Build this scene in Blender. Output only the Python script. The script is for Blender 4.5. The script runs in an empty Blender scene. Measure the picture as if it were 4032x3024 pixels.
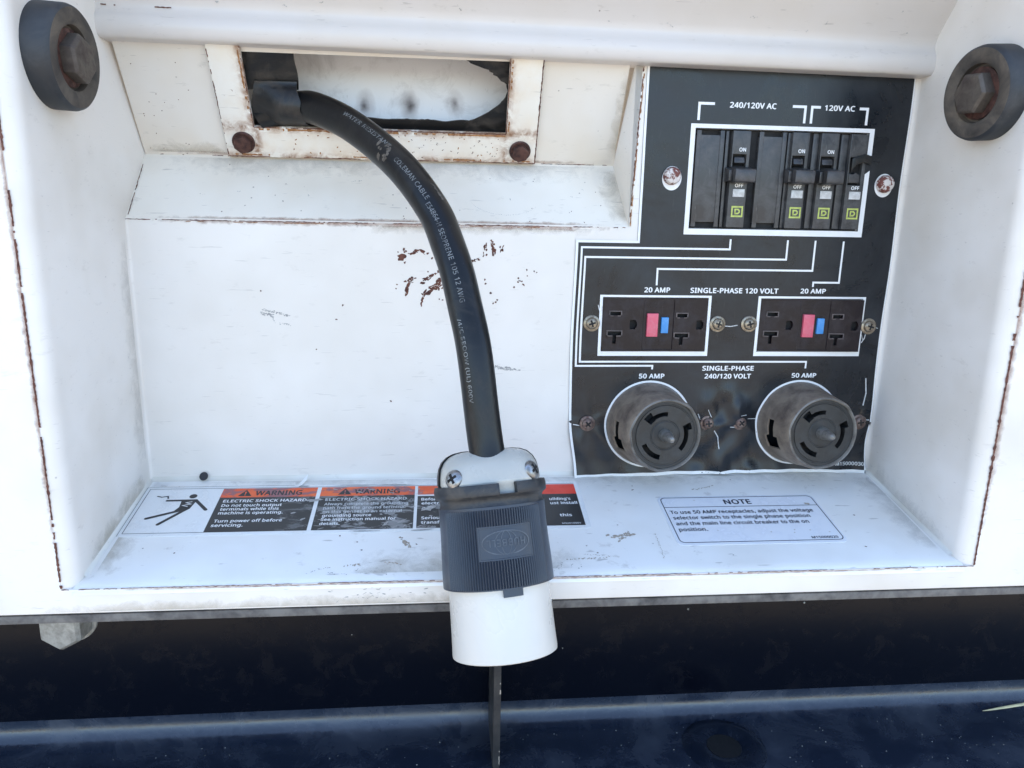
import bpy, bmesh, math, random
from mathutils import Vector, Matrix, noise as mnoise

# ------------------------------------------------------------------ camera, sky, sun, exposure
scene = bpy.context.scene
K = 0.001                                   # all modelling below is in millimetres
cam_d = bpy.data.cameras.new('camera')
cam_d.sensor_width = 36.0
cam_d.lens = 26.364
cam_d.clip_start = 0.01
cam_d.clip_end = 500.0
cam = bpy.data.objects.new('camera', cam_d)
scene.collection.objects.link(cam)
rot = Matrix(((0.99564, 0.00212, -0.09327), (-0.0912, 0.23275, -0.96825), (0.01966, 0.97253, 0.23193)))
cam.matrix_world = Matrix.Translation(Vector((-96.07, -448.57, 51.93)) * K) @ rot.to_4x4()
scene.camera = cam

SUN_EL, SUN_AZ = math.radians(48), math.radians(-5)      # sun stands behind the machine
world = bpy.data.worlds.new('World')
scene.world = world
world.use_nodes = True
wn = world.node_tree
bg = wn.nodes['Background']
sky = wn.nodes.new('ShaderNodeTexSky')
sky.sky_type = 'NISHITA'
sky.sun_disc = False
sky.sun_elevation = SUN_EL
sky.sun_rotation = SUN_AZ
sky.air_density = 1.0
sky.dust_density = 1.6
sky.ozone_density = 0.8
wn.links.new(sky.outputs[0], bg.inputs[0])
bg.inputs[1].default_value = 0.15
sun_d = bpy.data.lights.new('sun', 'SUN')
sun_d.energy = 3.0
sun_d.angle = math.radians(0.5)
sun_d.color = (1.0, 0.95, 0.88)
sun = bpy.data.objects.new('sun', sun_d)
scene.collection.objects.link(sun)
sdir = Vector((math.sin(SUN_AZ) * math.cos(SUN_EL), math.cos(SUN_AZ) * math.cos(SUN_EL), math.sin(SUN_EL)))
sun.rotation_euler = sdir.to_track_quat('Z', 'Y').to_euler()
scene.view_settings.view_transform = 'Standard'
scene.view_settings.look = 'None'
scene.view_settings.gamma = 1.0
scene.view_settings.use_curve_mapping = False
scene.view_settings.exposure = 2.17
scene.cycles.max_bounces = 6
scene.cycles.diffuse_bounces = 3
scene.cycles.glossy_bounces = 2
scene.cycles.transparent_max_bounces = 4

rnd = random.Random(7)

# ------------------------------------------------------------------ materials
def new_mat(name):
    m = bpy.data.materials.new(name)
    m.use_nodes = True
    nt = m.node_tree
    return m, nt, nt.nodes['Principled BSDF']

def node(nt, kind, **kw):
    n = nt.nodes.new(kind)
    for k, v in kw.items():
        if k in n.inputs:
            n.inputs[k].default_value = v
        else:
            setattr(n, k, v)
    return n

def ramp(nt, src, a, b, ca=(0, 0, 0, 1), cb=(1, 1, 1, 1)):
    r = nt.nodes.new('ShaderNodeValToRGB')
    r.color_ramp.elements[0].position = a
    r.color_ramp.elements[1].position = b
    r.color_ramp.elements[0].color = ca
    r.color_ramp.elements[1].color = cb
    nt.links.new(src, r.inputs[0])
    return r.outputs[0]

def mix(nt, fac, a, b):
    n = nt.nodes.new('ShaderNodeMix')
    n.data_type = 'RGBA'
    for sock, v in ((0, fac), (6, a), (7, b)):
        if isinstance(v, (int, float)):
            n.inputs[sock].default_value = v
        elif isinstance(v, tuple):
            n.inputs[sock].default_value = v if len(v) == 4 else v + (1,)
        else:
            nt.links.new(v, n.inputs[sock])
    return n.outputs[2]

def math_n(nt, op, a, b=0.0):
    n = nt.nodes.new('ShaderNodeMath')
    n.operation = op
    for i, v in enumerate((a, b)):
        if isinstance(v, (int, float)):
            n.inputs[i].default_value = v
        else:
            nt.links.new(v, n.inputs[i])
    return n.outputs[0]

def noise_tex(nt, co, scale, detail=4, rough=0.55, dist=0.0):
    n = node(nt, 'ShaderNodeTexNoise', Scale=scale, Detail=detail, Roughness=rough, Distortion=dist)
    nt.links.new(co, n.inputs['Vector'])
    return n.outputs['Fac']

def stretch(nt, co, sx, sy, sz, rot=(0, 0, 0)):
    n = nt.nodes.new('ShaderNodeMapping')
    n.inputs['Scale'].default_value = (sx, sy, sz)
    n.inputs['Rotation'].default_value = rot
    nt.links.new(co, n.inputs['Vector'])
    return n.outputs[0]

def bump(nt, p, h, strength, dist=0.0005):
    b = node(nt, 'ShaderNodeBump', Strength=strength, Distance=dist)
    nt.links.new(h, b.inputs['Height'])
    nt.links.new(b.outputs[0], p.inputs['Normal'])

def paint(name, edges=None, col=(0.80, 0.79, 0.765), dirt=(0.50, 0.43, 0.33), dirt_amt=0.42, rough=0.34, speck=0.5, rust=0.0, seed=0.0):
    """white enamel with faint grime, scuffs, dark specks and (optionally) rust freckles"""
    m, nt, p = new_mat(name)
    tc = nt.nodes.new('ShaderNodeTexCoord').outputs['Object']
    off = node(nt, 'ShaderNodeMapping')
    off.inputs['Location'].default_value = (seed, seed * 1.7, seed * 0.6)
    nt.links.new(tc, off.inputs['Vector'])
    co = off.outputs[0]
    big = ramp(nt, noise_tex(nt, co, 14, 3, 0.6), 0.42, 0.75)
    c = mix(nt, math_n(nt, 'MULTIPLY', big, dirt_amt), col + (1,), dirt + (1,))
    # grimy little smears
    sm = ramp(nt, noise_tex(nt, stretch(nt, co, 1, 1, 2.4, (0.3, 0.5, 0.2)), 85, 4, 0.7), 0.62, 0.73)
    c = mix(nt, math_n(nt, 'MULTIPLY', sm, 0.35 * speck), c, (0.36, 0.32, 0.28, 1))
    # scratches
    sc = ramp(nt, noise_tex(nt, stretch(nt, co, 0.25, 1, 3.4, (0.0, 0.45, 0.1)), 240, 2, 0.6), 0.69, 0.735)
    c = mix(nt, math_n(nt, 'MULTIPLY', sc, 0.5 * speck), c, (0.30, 0.27, 0.25, 1))
    # dark specks
    v = node(nt, 'ShaderNodeTexVoronoi', Scale=170.0)
    nt.links.new(co, v.inputs['Vector'])
    d = ramp(nt, v.outputs['Distance'], 0.06, 0.10, (1, 1, 1, 1), (0, 0, 0, 1))
    sel = ramp(nt, v.outputs['Color'], 0.80, 0.82)
    c = mix(nt, math_n(nt, 'MULTIPLY', math_n(nt, 'MULTIPLY', d, sel), 0.75 * speck), c, (0.13, 0.09, 0.07, 1))
    if rust:
        rn = ramp(nt, noise_tex(nt, co, 260, 5, 0.7, 0.6), 0.655, 0.69)
        gate = ramp(nt, noise_tex(nt, co, 26, 3), 0.48, 0.62)
        c = mix(nt, math_n(nt, 'MULTIPLY', math_n(nt, 'MULTIPLY', rn, gate), rust), c, (0.24, 0.12, 0.05, 1))
        if edges:
            base, lines_x, lines_t = edges
            dv = None
            sep = nt.nodes.new('ShaderNodeSeparateXYZ')
            nt.links.new(tc, sep.inputs[0])
            dt = nt.nodes.new('ShaderNodeVectorMath'); dt.operation = 'DOT_PRODUCT'
            nt.links.new(tc, dt.inputs[0])
            dt.inputs[1].default_value = (0, -34 / 65.513, 56 / 65.513)
            for src, vals in ((sep.outputs['X'], lines_x), (dt.outputs['Value'], lines_t)):
                for e in vals:
                    q = math_n(nt, 'ABSOLUTE', math_n(nt, 'SUBTRACT', src, e * K))
                    dv = q if dv is None else math_n(nt, 'MINIMUM', dv, q)
            near = ramp(nt, dv, 0.0, 0.0055, (1, 1, 1, 1), (0, 0, 0, 1))
            nn_ = ramp(nt, noise_tex(nt, co, 130, 5, 0.7, 0.5), 0.38, 0.66)
            c = mix(nt, math_n(nt, 'MULTIPLY', math_n(nt, 'MULTIPLY', near, nn_), 0.9), c, (0.42, 0.20, 0.07, 1))
            near2 = ramp(nt, dv, 0.0, 0.0022, (1, 1, 1, 1), (0, 0, 0, 1))
            c = mix(nt, math_n(nt, 'MULTIPLY', near2, nn_), c, (0.15, 0.06, 0.03, 1))
        ye = ramp(nt, noise_tex(nt, co, 60, 4), 0.5, 0.8)
        c = mix(nt, math_n(nt, 'MULTIPLY', ye, 0.35 * rust), c, (0.72, 0.56, 0.36, 1))
    nt.links.new(c, p.inputs['Base Color'])
    nt.links.new(ramp(nt, big, 0.0, 1.0, (rough - .04,) * 3 + (1,), (rough + .14,) * 3 + (1,)), p.inputs['Roughness'])
    bump(nt, p, noise_tex(nt, co, 420, 1), 0.10, 0.0003)
    return m

def simple(name, col, rough=0.5, metal=0.0, var=0.25, scale=120, col2=None, bmp=0.15, bscale=500, spec=0.5, lo=0.4, hi=0.7):
    m, nt, p = new_mat(name)
    co = nt.nodes.new('ShaderNodeTexCoord').outputs['Object']
    c2 = col2 or tuple(x * (1 - var) for x in col)
    f = ramp(nt, noise_tex(nt, co, scale, 4, 0.65, 0.3), lo, hi)
    nt.links.new(mix(nt, f, col + (1,), c2 + (1,)), p.inputs['Base Color'])
    nt.links.new(ramp(nt, f, 0.0, 1.0, (max(rough - .1, .03),) * 3 + (1,), (min(rough + .12, 1),) * 3 + (1,)), p.inputs['Roughness'])
    p.inputs['Metallic'].default_value = metal
    p.inputs['Specular IOR Level'].default_value = spec
    if bmp:
        bump(nt, p, noise_tex(nt, co, bscale, 3), bmp, 0.0004)
    return m

def dusty(name, col, dust, rough=0.5, scale=60, amount=0.5, lo=0.45, hi=0.75, scratch=0.3, bmp=0.15, coat=0.0):
    """dark rubber, plastic or paint with pale dust blotches and scratches"""
    m, nt, p = new_mat(name)
    co = nt.nodes.new('ShaderNodeTexCoord').outputs['Object']
    f = ramp(nt, noise_tex(nt, co, scale, 5, 0.7, 0.5), lo, hi)
    c = mix(nt, math_n(nt, 'MULTIPLY', f, amount), col + (1,), dust + (1,))
    s = ramp(nt, noise_tex(nt, stretch(nt, co, 3, 3, 0.35, (0.2, 0.6, 0.3)), 260, 3, 0.6), 0.66, 0.72)
    c = mix(nt, math_n(nt, 'MULTIPLY', s, scratch), c, dust + (1,))
    nt.links.new(c, p.inputs['Base Color'])
    nt.links.new(ramp(nt, f, 0.0, 1.0, (max(rough - .1, .05),) * 3 + (1,), (min(rough + .25, 1),) * 3 + (1,)), p.inputs['Roughness'])
    p.inputs['Coat Weight'].default_value = coat
    if bmp:
        bump(nt, p, noise_tex(nt, co, 300, 4), bmp, 0.0005)
    return m

M = {}
M['white'] = paint('white_enamel', col=(0.79, 0.75, 0.705), seed=0.3)
M['white_back'] = paint('white_enamel_back', col=(0.775, 0.735, 0.69), dirt_amt=0.24, seed=1.1)
M['white_floor'] = paint('white_enamel_floor', col=(0.85, 0.835, 0.805), dirt_amt=0.32, speck=1.0, seed=2.3)
M['white_sill'] = paint('white_enamel_sill', col=(0.83, 0.775, 0.69), dirt=(0.56, 0.45, 0.30), dirt_amt=0.35, speck=0.8, seed=3.6)
M['white_bay'] = paint('white_enamel_bay', col=(0.74, 0.70, 0.645), dirt=(0.56, 0.45, 0.30), dirt_amt=0.40, speck=0.8, seed=3.1)
M['shaded_lintel'] = paint('shaded_enamel_lintel', col=(0.62, 0.575, 0.54), dirt_amt=0.3, speck=0.9, seed=4.2)  # white enamel darkened: shade of the down-facing sheet is put into the colour
M['white_plate'] = paint('white_enamel_plate', col=(0.80, 0.765, 0.70), dirt=(0.55, 0.40, 0.22), dirt_amt=0.5, speck=0.8, rust=0.9, rough=0.42, seed=5.7, edges=(0, (-73.7, 72.2), (18.6, -0.4)))
M['caulk'] = paint('dirty_sealant', col=(0.76, 0.745, 0.70), dirt=(0.40, 0.34, 0.24), dirt_amt=0.7, speck=0.9, rough=0.5, seed=6.4)
M['rust'] = simple('rust', (0.135, 0.048, 0.030), 0.85, col2=(0.045, 0.018, 0.016), scale=300)
M['rust_light'] = simple('orange_rust', (0.36, 0.17, 0.06), 0.85, col2=(0.16, 0.07, 0.035), scale=400)
M['scuff'] = simple('grey_scuff', (0.30, 0.29, 0.28), 0.7, col2=(0.5, 0.48, 0.46), scale=500)
M['scuff_brown'] = simple('brown_scuff', (0.34, 0.28, 0.22), 0.8, col2=(0.55, 0.48, 0.40), scale=500)
M['mud'] = simple('dried_mud', (0.13, 0.11, 0.09), 0.9, col2=(0.06, 0.05, 0.042), scale=500)
M['film'] = None
M['print'] = simple('white_print', (0.80, 0.80, 0.80), 0.4, var=0.06, bmp=0)
M['print_dim'] = simple('worn_white_print', (0.62, 0.63, 0.63), 0.45, var=0.45, scale=600, bmp=0)
M['ink'] = simple('black_ink', (0.022, 0.022, 0.025), 0.45, var=0.2, bmp=0)
M['ink_blue'] = simple('dark_blue_ink', (0.012, 0.014, 0.03), 0.45, var=0.2, bmp=0)
M['label_white'] = simple('white_label_film', (0.80, 0.80, 0.79), 0.32, col2=(0.66, 0.65, 0.63), scale=90, lo=.5, hi=.8, bmp=0.05)
M['label_blue'] = simple('bluish_label_film', (0.78, 0.785, 0.81), 0.30, col2=(0.66, 0.67, 0.72), scale=90, lo=.5, hi=.8, bmp=0.05)
M['breaker'] = dusty('breaker_plastic', (0.034, 0.034, 0.036), (0.15, 0.148, 0.145), 0.42, 110, 0.7, 0.38, 0.8, 0.45)
M['toggle'] = dusty('toggle_plastic', (0.036, 0.035, 0.036), (0.13, 0.12, 0.12), 0.4, 150, 0.6, scratch=0.2)
M['black'] = simple('dark_void', (0.006, 0.006, 0.007), 0.8, bmp=0)
M['window'] = simple('milky_window', (0.62, 0.62, 0.62), 0.25, col2=(0.35, 0.34, 0.33), scale=220, bmp=0)
M['emblem'] = simple('yellow_green_print', (0.50, 0.56, 0.13), 0.5, var=0.3, scale=400, bmp=0)
M['gfci'] = dusty('brown_receptacle_plastic', (0.012, 0.007, 0.009), (0.06, 0.048, 0.05), 0.42, 90, 0.55, scratch=0.4)
M['collar'] = simple('worn_brown_plastic', (0.10, 0.082, 0.084), 0.4, var=0.5, scale=200)
M['gfci'].node_tree.nodes['Principled BSDF'].inputs['Specular IOR Level'].default_value = 0.3
M['red_btn'] = dusty('pink_red_button', (0.62, 0.095, 0.15), (0.62, 0.25, 0.28), 0.4, 160, 0.7, scratch=0.4)
M['blue_btn'] = dusty('blue_button', (0.03, 0.23, 0.58), (0.20, 0.38, 0.62), 0.4, 160, 0.6, scratch=0.4)
M['brass'] = simple('dull_brass_screw', (0.34, 0.29, 0.22), 0.42, 0.75, col2=(0.15, 0.11, 0.08), scale=350)
M['rusty_screw'] = simple('rusty_screw', (0.24, 0.18, 0.15), 0.55, 0.6, col2=(0.10, 0.055, 0.05), scale=350)
M['nickel'] = simple('nickel_screw', (0.36, 0.36, 0.36), 0.35, 0.85, col2=(0.17, 0.16, 0.15), scale=300)
M['shell'] = simple('corroded_steel_shell', (0.27, 0.215, 0.165), 0.5, 0.2, col2=(0.10, 0.075, 0.062), scale=75, bmp=0.3, lo=.40, hi=.72)
M['shell_rim'] = simple('worn_steel_rim', (0.25, 0.235, 0.21), 0.45, 0.3, col2=(0.09, 0.08, 0.072), scale=120)
M['face'] = dusty('dusty_black_insulator', (0.010, 0.0105, 0.011), (0.075, 0.073, 0.070), 0.5, 110, 0.6, 0.38, 0.8, 0.3)
M['pin'] = simple('grey_pin', (0.30, 0.29, 0.27), 0.45, 0.6, col2=(0.12, 0.11, 0.10), scale=250)
M['painted_bolt'] = simple('painted_rusty_bolt', (0.62, 0.57, 0.54), 0.5, col2=(0.15, 0.045, 0.035), scale=210, lo=.475, hi=.53, bmp=0.3)
M['rusty_bolt'] = simple('rusty_bolt', (0.095, 0.042, 0.032), 0.6, 0.35, col2=(0.025, 0.012, 0.012), scale=260, bmp=0.4)
M['rubber'] = dusty('bumper_rubber', (0.017, 0.020, 0.025), (0.12, 0.12, 0.12), 0.6, 45, 0.45, scratch=0.15)
M['rubber_face'] = dusty('bumper_rubber_dusty', (0.030, 0.026, 0.024), (0.15, 0.125, 0.10), 0.7, 60, 0.95, 0.35, 0.7, 0.2)
M['bolt_dirty'] = simple('dirty_bolt_head', (0.11, 0.093, 0.077), 0.6, 0.35, col2=(0.06, 0.045, 0.04), scale=120, bmp=0.4)
M['flap'] = dusty('torn_rubber_sheet', (0.006, 0.0058, 0.006), (0.085, 0.068, 0.055), 0.5, 75, 0.6, 0.50, 0.78, 0.25, 0.4)
M['cable'] = dusty('black_cable_jacket', (0.006, 0.0065, 0.0075), (0.075, 0.068, 0.058), 0.40, 55, 0.4, 0.50, 0.85, 0.2, 0.12)
M['cable'].node_tree.nodes['Principled BSDF'].inputs['Specular IOR Level'].default_value = 0.35
M['cable_print'] = simple('grey_cable_print', (0.19, 0.195, 0.195), 0.6, var=0.7, scale=260, col2=(0.06, 0.06, 0.06), lo=.48, hi=.62, bmp=0)
M['nylon'] = simple('white_nylon', (0.635, 0.60, 0.545), 0.34, var=0.03, scale=25, bmp=0.03)
M['nylon_clamp'] = simple('greyish_nylon', (0.48, 0.46, 0.41), 0.30, var=0.08, scale=40, bmp=0.03)
M['sleeve'] = dusty('slate_rubber_sleeve', (0.026, 0.034, 0.050), (0.10, 0.10, 0.10), 0.45, 55, 0.30, 0.5, 0.85, 0.15)
M['badge'] = simple('worn_badge_relief', (0.075, 0.085, 0.105), 0.4, var=0.5, scale=150, col2=(0.030, 0.037, 0.05))
M['sleeve_rim'] = dusty('grimy_sleeve_rim', (0.018, 0.020, 0.024), (0.12, 0.105, 0.088), 0.55, 130, 0.6, 0.45, 0.75, 0.2)
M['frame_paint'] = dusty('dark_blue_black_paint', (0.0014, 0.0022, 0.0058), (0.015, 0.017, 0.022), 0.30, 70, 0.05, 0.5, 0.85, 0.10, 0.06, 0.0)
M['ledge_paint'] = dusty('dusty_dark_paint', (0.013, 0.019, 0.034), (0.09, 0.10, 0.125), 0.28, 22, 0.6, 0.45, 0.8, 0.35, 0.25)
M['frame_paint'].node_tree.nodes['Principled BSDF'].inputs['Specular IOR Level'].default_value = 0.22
M['ledge_paint'].node_tree.nodes['Principled BSDF'].inputs['Specular IOR Level'].default_value = 0.75
M['rail'] = simple('grimy_rail_edge', (0.17, 0.16, 0.15), 0.75, col2=(0.06, 0.055, 0.055), scale=90, bmp=0.5)
M['zinc'] = simple('dirty_zinc', (0.36, 0.36, 0.34), 0.6, 0.3, col2=(0.20, 0.19, 0.17), scale=170, bmp=0.5)
M['straw'] = simple('dry_straw', (0.72, 0.62, 0.36), 0.6, var=0.3)
M['dimple'] = dusty('dark_recess_paint', (0.008, 0.012, 0.022), (0.06, 0.068, 0.085), 0.25, 40, 0.3)
M['gusset'] = simple('grimy_dark_plate', (0.045, 0.042, 0.04), 0.55, col2=(0.012, 0.012, 0.014), scale=60, bmp=0.3)
M['ground'] = simple('pale_gravel_ground', (0.31, 0.265, 0.205), 0.95, col2=(0.22, 0.19, 0.15), scale=9, bmp=0.3, bscale=60)

def film_mat():
    m, nt, p = new_mat('black_label_film')
    co = nt.nodes.new('ShaderNodeTexCoord').outputs['Object']
    f = ramp(nt, noise_tex(nt, co, 28, 6, 0.7, 0.6), 0.40, 0.80)
    c = mix(nt, math_n(nt, 'MULTIPLY', f, 0.55), (0.0065, 0.0085, 0.0120, 1), (0.042, 0.046, 0.054, 1))
    s = ramp(nt, noise_tex(nt, stretch(nt, co, 4, 1, 0.5, (0, 0.7, 0)), 150, 4, 0.7), 0.60, 0.72)
    c = mix(nt, math_n(nt, 'MULTIPLY', s, 0.25), c, (0.07, 0.07, 0.072, 1))
    p.inputs['Specular IOR Level'].default_value = 0.4
    nt.links.new(c, p.inputs['Base Color'])
    nt.links.new(ramp(nt, f, 0.0, 1.0, (.26,) * 3 + (1,), (.48,) * 3 + (1,)), p.inputs['Roughness'])
    bump(nt, p, noise_tex(nt, co, 30, 2, 0.5, 0.8), 0.28, 0.0016)
    return m
M['film'] = film_mat()

def orange_mat():
    m, nt, p = new_mat('worn_orange_print')
    co = nt.nodes.new('ShaderNodeTexCoord').outputs['Object']
    c = mix(nt, ramp(nt, noise_tex(nt, co, 60, 3), .4, .6), (0.80, 0.105, 0.028, 1), (0.84, 0.15, 0.04, 1))
    # worn purple-grey smears between the second and third panel only
    sx = nt.nodes.new('ShaderNodeSeparateXYZ')
    nt.links.new(co, sx.inputs[0])
    gate = math_n(nt, 'MULTIPLY', ramp(nt, sx.outputs['X'], 0.02, 0.045), ramp(nt, sx.outputs['X'], 0.155, 0.18, (1, 1, 1, 1), (0, 0, 0, 1)))
    s = ramp(nt, noise_tex(nt, stretch(nt, co, 1, 2.2, 1), 75, 5, 0.65, 0.5), 0.48, 0.56)
    c = mix(nt, math_n(nt, 'MULTIPLY', s, gate), c, (0.30, 0.12, 0.13, 1))
    nt.links.new(c, p.inputs['Base Color'])
    p.inputs['Roughness'].default_value = 0.4
    return m

def black_panel_mat():
    m, nt, p = new_mat('scraped_black_print')
    co = nt.nodes.new('ShaderNodeTexCoord').outputs['Object']
    sx = nt.nodes.new('ShaderNodeSeparateXYZ')
    nt.links.new(co, sx.inputs[0])
    gate = math_n(nt, 'MULTIPLY', ramp(nt, sx.outputs['X'], 0.07, 0.12), ramp(nt, sx.outputs['X'], 0.19, 0.23, (1, 1, 1, 1), (0, 0, 0, 1)))
    s = ramp(nt, noise_tex(nt, stretch(nt, co, 1, 1.8, 1, (0, 0, 0.5)), 65, 6, 0.7, 0.8), 0.50, 0.56)
    c = mix(nt, math_n(nt, 'MULTIPLY', math_n(nt, 'MULTIPLY', s, gate), 0.8), (0.026, 0.026, 0.027, 1), (0.30, 0.30, 0.30, 1))
    nt.links.new(c, p.inputs['Base Color'])
    p.inputs['Roughness'].default_value = 0.4
    return m

M['orange'] = orange_mat()
M['black_panel'] = black_panel_mat()
M['bright_red'] = simple('red_print', (0.78, 0.055, 0.03), 0.4, var=0.1, bmp=0)

def inner_mat():
    """inside sheet: white with three soft dark spots"""
    m, nt, p = new_mat('spotted_inner_sheet')
    co = nt.nodes.new('ShaderNodeTexCoord').outputs['Object']
    wob = nt.nodes.new('ShaderNodeMix'); wob.data_type = 'RGBA'; wob.inputs[0].default_value = 0.005
    nz = node(nt, 'ShaderNodeTexNoise', Scale=160.0, Detail=3.0)
    nt.links.new(co, nz.inputs['Vector']); nt.links.new(co, wob.inputs[6]); nt.links.new(nz.outputs['Color'], wob.inputs[7])
    c = mix(nt, ramp(nt, noise_tex(nt, co, 50, 5, 0.7, 0.6), 0.5, 0.75), (0.78, 0.80, 0.83, 1), (0.55, 0.56, 0.58, 1))
    sc = ramp(nt, noise_tex(nt, stretch(nt, co, 2.5, 1, 0.5), 120, 4, 0.7), 0.66, 0.73)
    c = mix(nt, math_n(nt, 'MULTIPLY', sc, 0.5), c, (0.30, 0.29, 0.29, 1))
    for (x, z, r1, r2, s) in INNER_SPOTS:
        d = nt.nodes.new('ShaderNodeVectorMath'); d.operation = 'DISTANCE'
        mp = nt.nodes.new('ShaderNodeMapping'); mp.inputs['Scale'].default_value = (1.15, 0.0, 0.8)
        nt.links.new(wob.outputs[2], mp.inputs['Vector'])
        nt.links.new(mp.outputs[0], d.inputs[0])
        d.inputs[1].default_value = ((x * K * 0.995 + 0.0025) * 1.15, 0, (z * K * 0.995 + 0.0025) * 0.8)
        f = ramp(nt, d.outputs['Value'], r1 * K, r2 * K, (1, 1, 1, 1), (0, 0, 0, 1))
        f2 = ramp(nt, d.outputs['Value'], 0.0, r2 * 1.7 * K, (1, 1, 1, 1), (0, 0, 0, 1))
        c = mix(nt, math_n(nt, 'MULTIPLY', f2, 0.45 * s), c, (0.30, 0.22, 0.20, 1))
        c = mix(nt, math_n(nt, 'MULTIPLY', f, 0.95 * s), c, (0.05, 0.035, 0.035, 1))
    nt.links.new(c, p.inputs['Base Color'])
    p.inputs['Roughness'].default_value = 0.5
    return m

# ------------------------------------------------------------------ mesh helpers
COL = scene.collection

def smst(a, b, x):
    t = min(1, max(0, (x - a) / (b - a)))
    return t * t * (3 - 2 * t)

class MB:
    def __init__(s):
        s.v, s.f = [], []
    def add(s, vs, fs):
        b = len(s.v)
        s.v += [tuple(v) for v in vs]
        s.f += [tuple(b + i for i in f) for f in fs]
        return s
    def box(s, x0, x1, y0, y1, z0, z1, fn=None):
        vs = [(x, y, z) for x in (x0, x1) for y in (y0, y1) for z in (z0, z1)]
        if fn:
            vs = [fn(*v) for v in vs]
        return s.add(vs, [(0, 1, 3, 2), (4, 6, 7, 5), (0, 4, 5, 1), (2, 3, 7, 6), (0, 2, 6, 4), (1, 5, 7, 3)])
    def prism(s, pts, fn, a, b):
        """closed outline pts (u, v) extruded from offset a to b by fn(u, v, off)"""
        n = len(pts)
        vs = [fn(u, v, a) for u, v in pts] + [fn(u, v, b) for u, v in pts]
        fs = [tuple(range(n)), tuple(range(2 * n - 1, n - 1, -1))]
        fs += [(i, (i + 1) % n, n + (i + 1) % n, n + i) for i in range(n)]
        return s.add(vs, fs)
    def flat(s, pts, fn, off):
        return s.add([fn(u, v, off) for u, v in pts], [tuple(range(len(pts)))])
    def extrude(s, prof, x0, x1, fn=lambda x, y, z: (x, y, z), steps=1):
        """open profile [(y, z)] swept along x"""
        n = len(prof)
        vs = []
        for k in range(steps + 1):
            x = x0 + (x1 - x0) * k / steps
            vs += [fn(x, y, z) for y, z in prof]
        fs = [(k * n + i, k * n + i + 1, (k + 1) * n + i + 1, (k + 1) * n + i) for k in range(steps) for i in range(n - 1)]
        return s.add(vs, fs)
    def lathe(s, prof, o, ax, seg=32, up=(0, 0, 1), cap0=True, cap1=True, rf=None):
        """prof [(radius, height along ax)]"""
        ax = Vector(ax).normalized()
        e1 = Vector(up) - ax * ax.dot(Vector(up))
        if e1.length < 1e-4:
            e1 = Vector((1, 0, 0)) - ax * ax.x
        e1.normalize()
        e2 = ax.cross(e1)
        o = Vector(o)
        vs = []
        for r, h in prof:
            for i in range(seg):
                a = 2 * math.pi * i / seg
                rr = r * (rf(a) if rf else 1)
                vs.append(o + ax * h + (e1 * math.cos(a) + e2 * math.sin(a)) * rr)
        fs = []
        for j in range(len(prof) - 1):
            for i in range(seg):
                i2 = (i + 1) % seg
                fs.append((j * seg + i, j * seg + i2, (j + 1) * seg + i2, (j + 1) * seg + i))
        if cap0:
            fs.append(tuple(range(seg - 1, -1, -1)))
        if cap1:
            b = (len(prof) - 1) * seg
            fs.append(tuple(range(b, b + seg)))
        return s.add(vs, fs)
    def cells(s, us, vs_, solid, fn, a, b=None):
        """plate of cells: front at offset a, walls down to offset b round every gap"""
        us, vs_ = sorted(us), sorted(vs_)
        nu, nv = len(us) - 1, len(vs_) - 1
        S = [[solid((us[i] + us[i + 1]) / 2, (vs_[j] + vs_[j + 1]) / 2) for j in range(nv)] for i in range(nu)]
        idx = {}
        V, F = [], []
        def vid(i, j, off):
            k = (i, j, off)
            if k not in idx:
                idx[k] = len(V)
                V.append(fn(us[i], vs_[j], off))
            return idx[k]
        for i in range(nu):
            for j in range(nv):
                if not S[i][j]:
                    continue
                F.append((vid(i, j, a), vid(i + 1, j, a), vid(i + 1, j + 1, a), vid(i, j + 1, a)))
                if b is None:
                    continue
                for di, dj, p, q in ((-1, 0, (i, j + 1), (i, j)), (1, 0, (i + 1, j), (i + 1, j + 1)), (0, -1, (i, j), (i + 1, j)), (0, 1, (i + 1, j + 1), (i, j + 1))):
                    ii, jj = i + di, j + dj
                    if 0 <= ii < nu and 0 <= jj < nv and S[ii][jj]:
                        continue
                    F.append((vid(*q, a), vid(*p, a), vid(*p, b), vid(*q, b)))
        return s.add(V, F)
    def build(s, name, mat, parent=None, smooth=35, bevel=0.0, loc=None):
        me = bpy.data.meshes.new(name)
        o = bpy.data.objects.new(name, me)
        COL.objects.link(o)
        base = Vector((0, 0, 0))
        if parent:
            o.parent = parent
            q = parent
            while q:
                base += q.location
                q = q.parent
        elif loc:
            o.location = Vector(loc) * K
            base = o.location.copy()
        me.from_pydata([Vector(v) * K - base for v in s.v], [], s.f)
        bm = bmesh.new()
        bm.from_mesh(me)
        bmesh.ops.remove_doubles(bm, verts=bm.verts, dist=1e-7)
        bmesh.ops.recalc_face_normals(bm, faces=bm.faces)
        if bevel:
            es = [e for e in bm.edges if len(e.link_faces) == 2 and e.calc_face_angle(0) > math.radians(40)]
            bmesh.ops.bevel(bm, geom=es, offset=bevel * K, segments=2, affect='EDGES', profile=0.6, clamp_overlap=True)
        bm.to_mesh(me)
        bm.free()
        me.materials.append(M[mat] if isinstance(mat, str) else mat)
        if smooth:
            for p in me.polygons:
                p.use_smooth = True
            me.set_sharp_from_angle(angle=math.radians(smooth))
        return o

def thing(name, label, cat, loc, group=None):
    o = bpy.data.objects.new(name, None)
    o.empty_display_size = 0.01
    COL.objects.link(o)
    o.location = Vector(loc) * K
    o['label'] = label
    o['category'] = cat
    if group:
        o['group'] = group
    return o

def struct(o):
    o['kind'] = 'structure'
    return o

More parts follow.
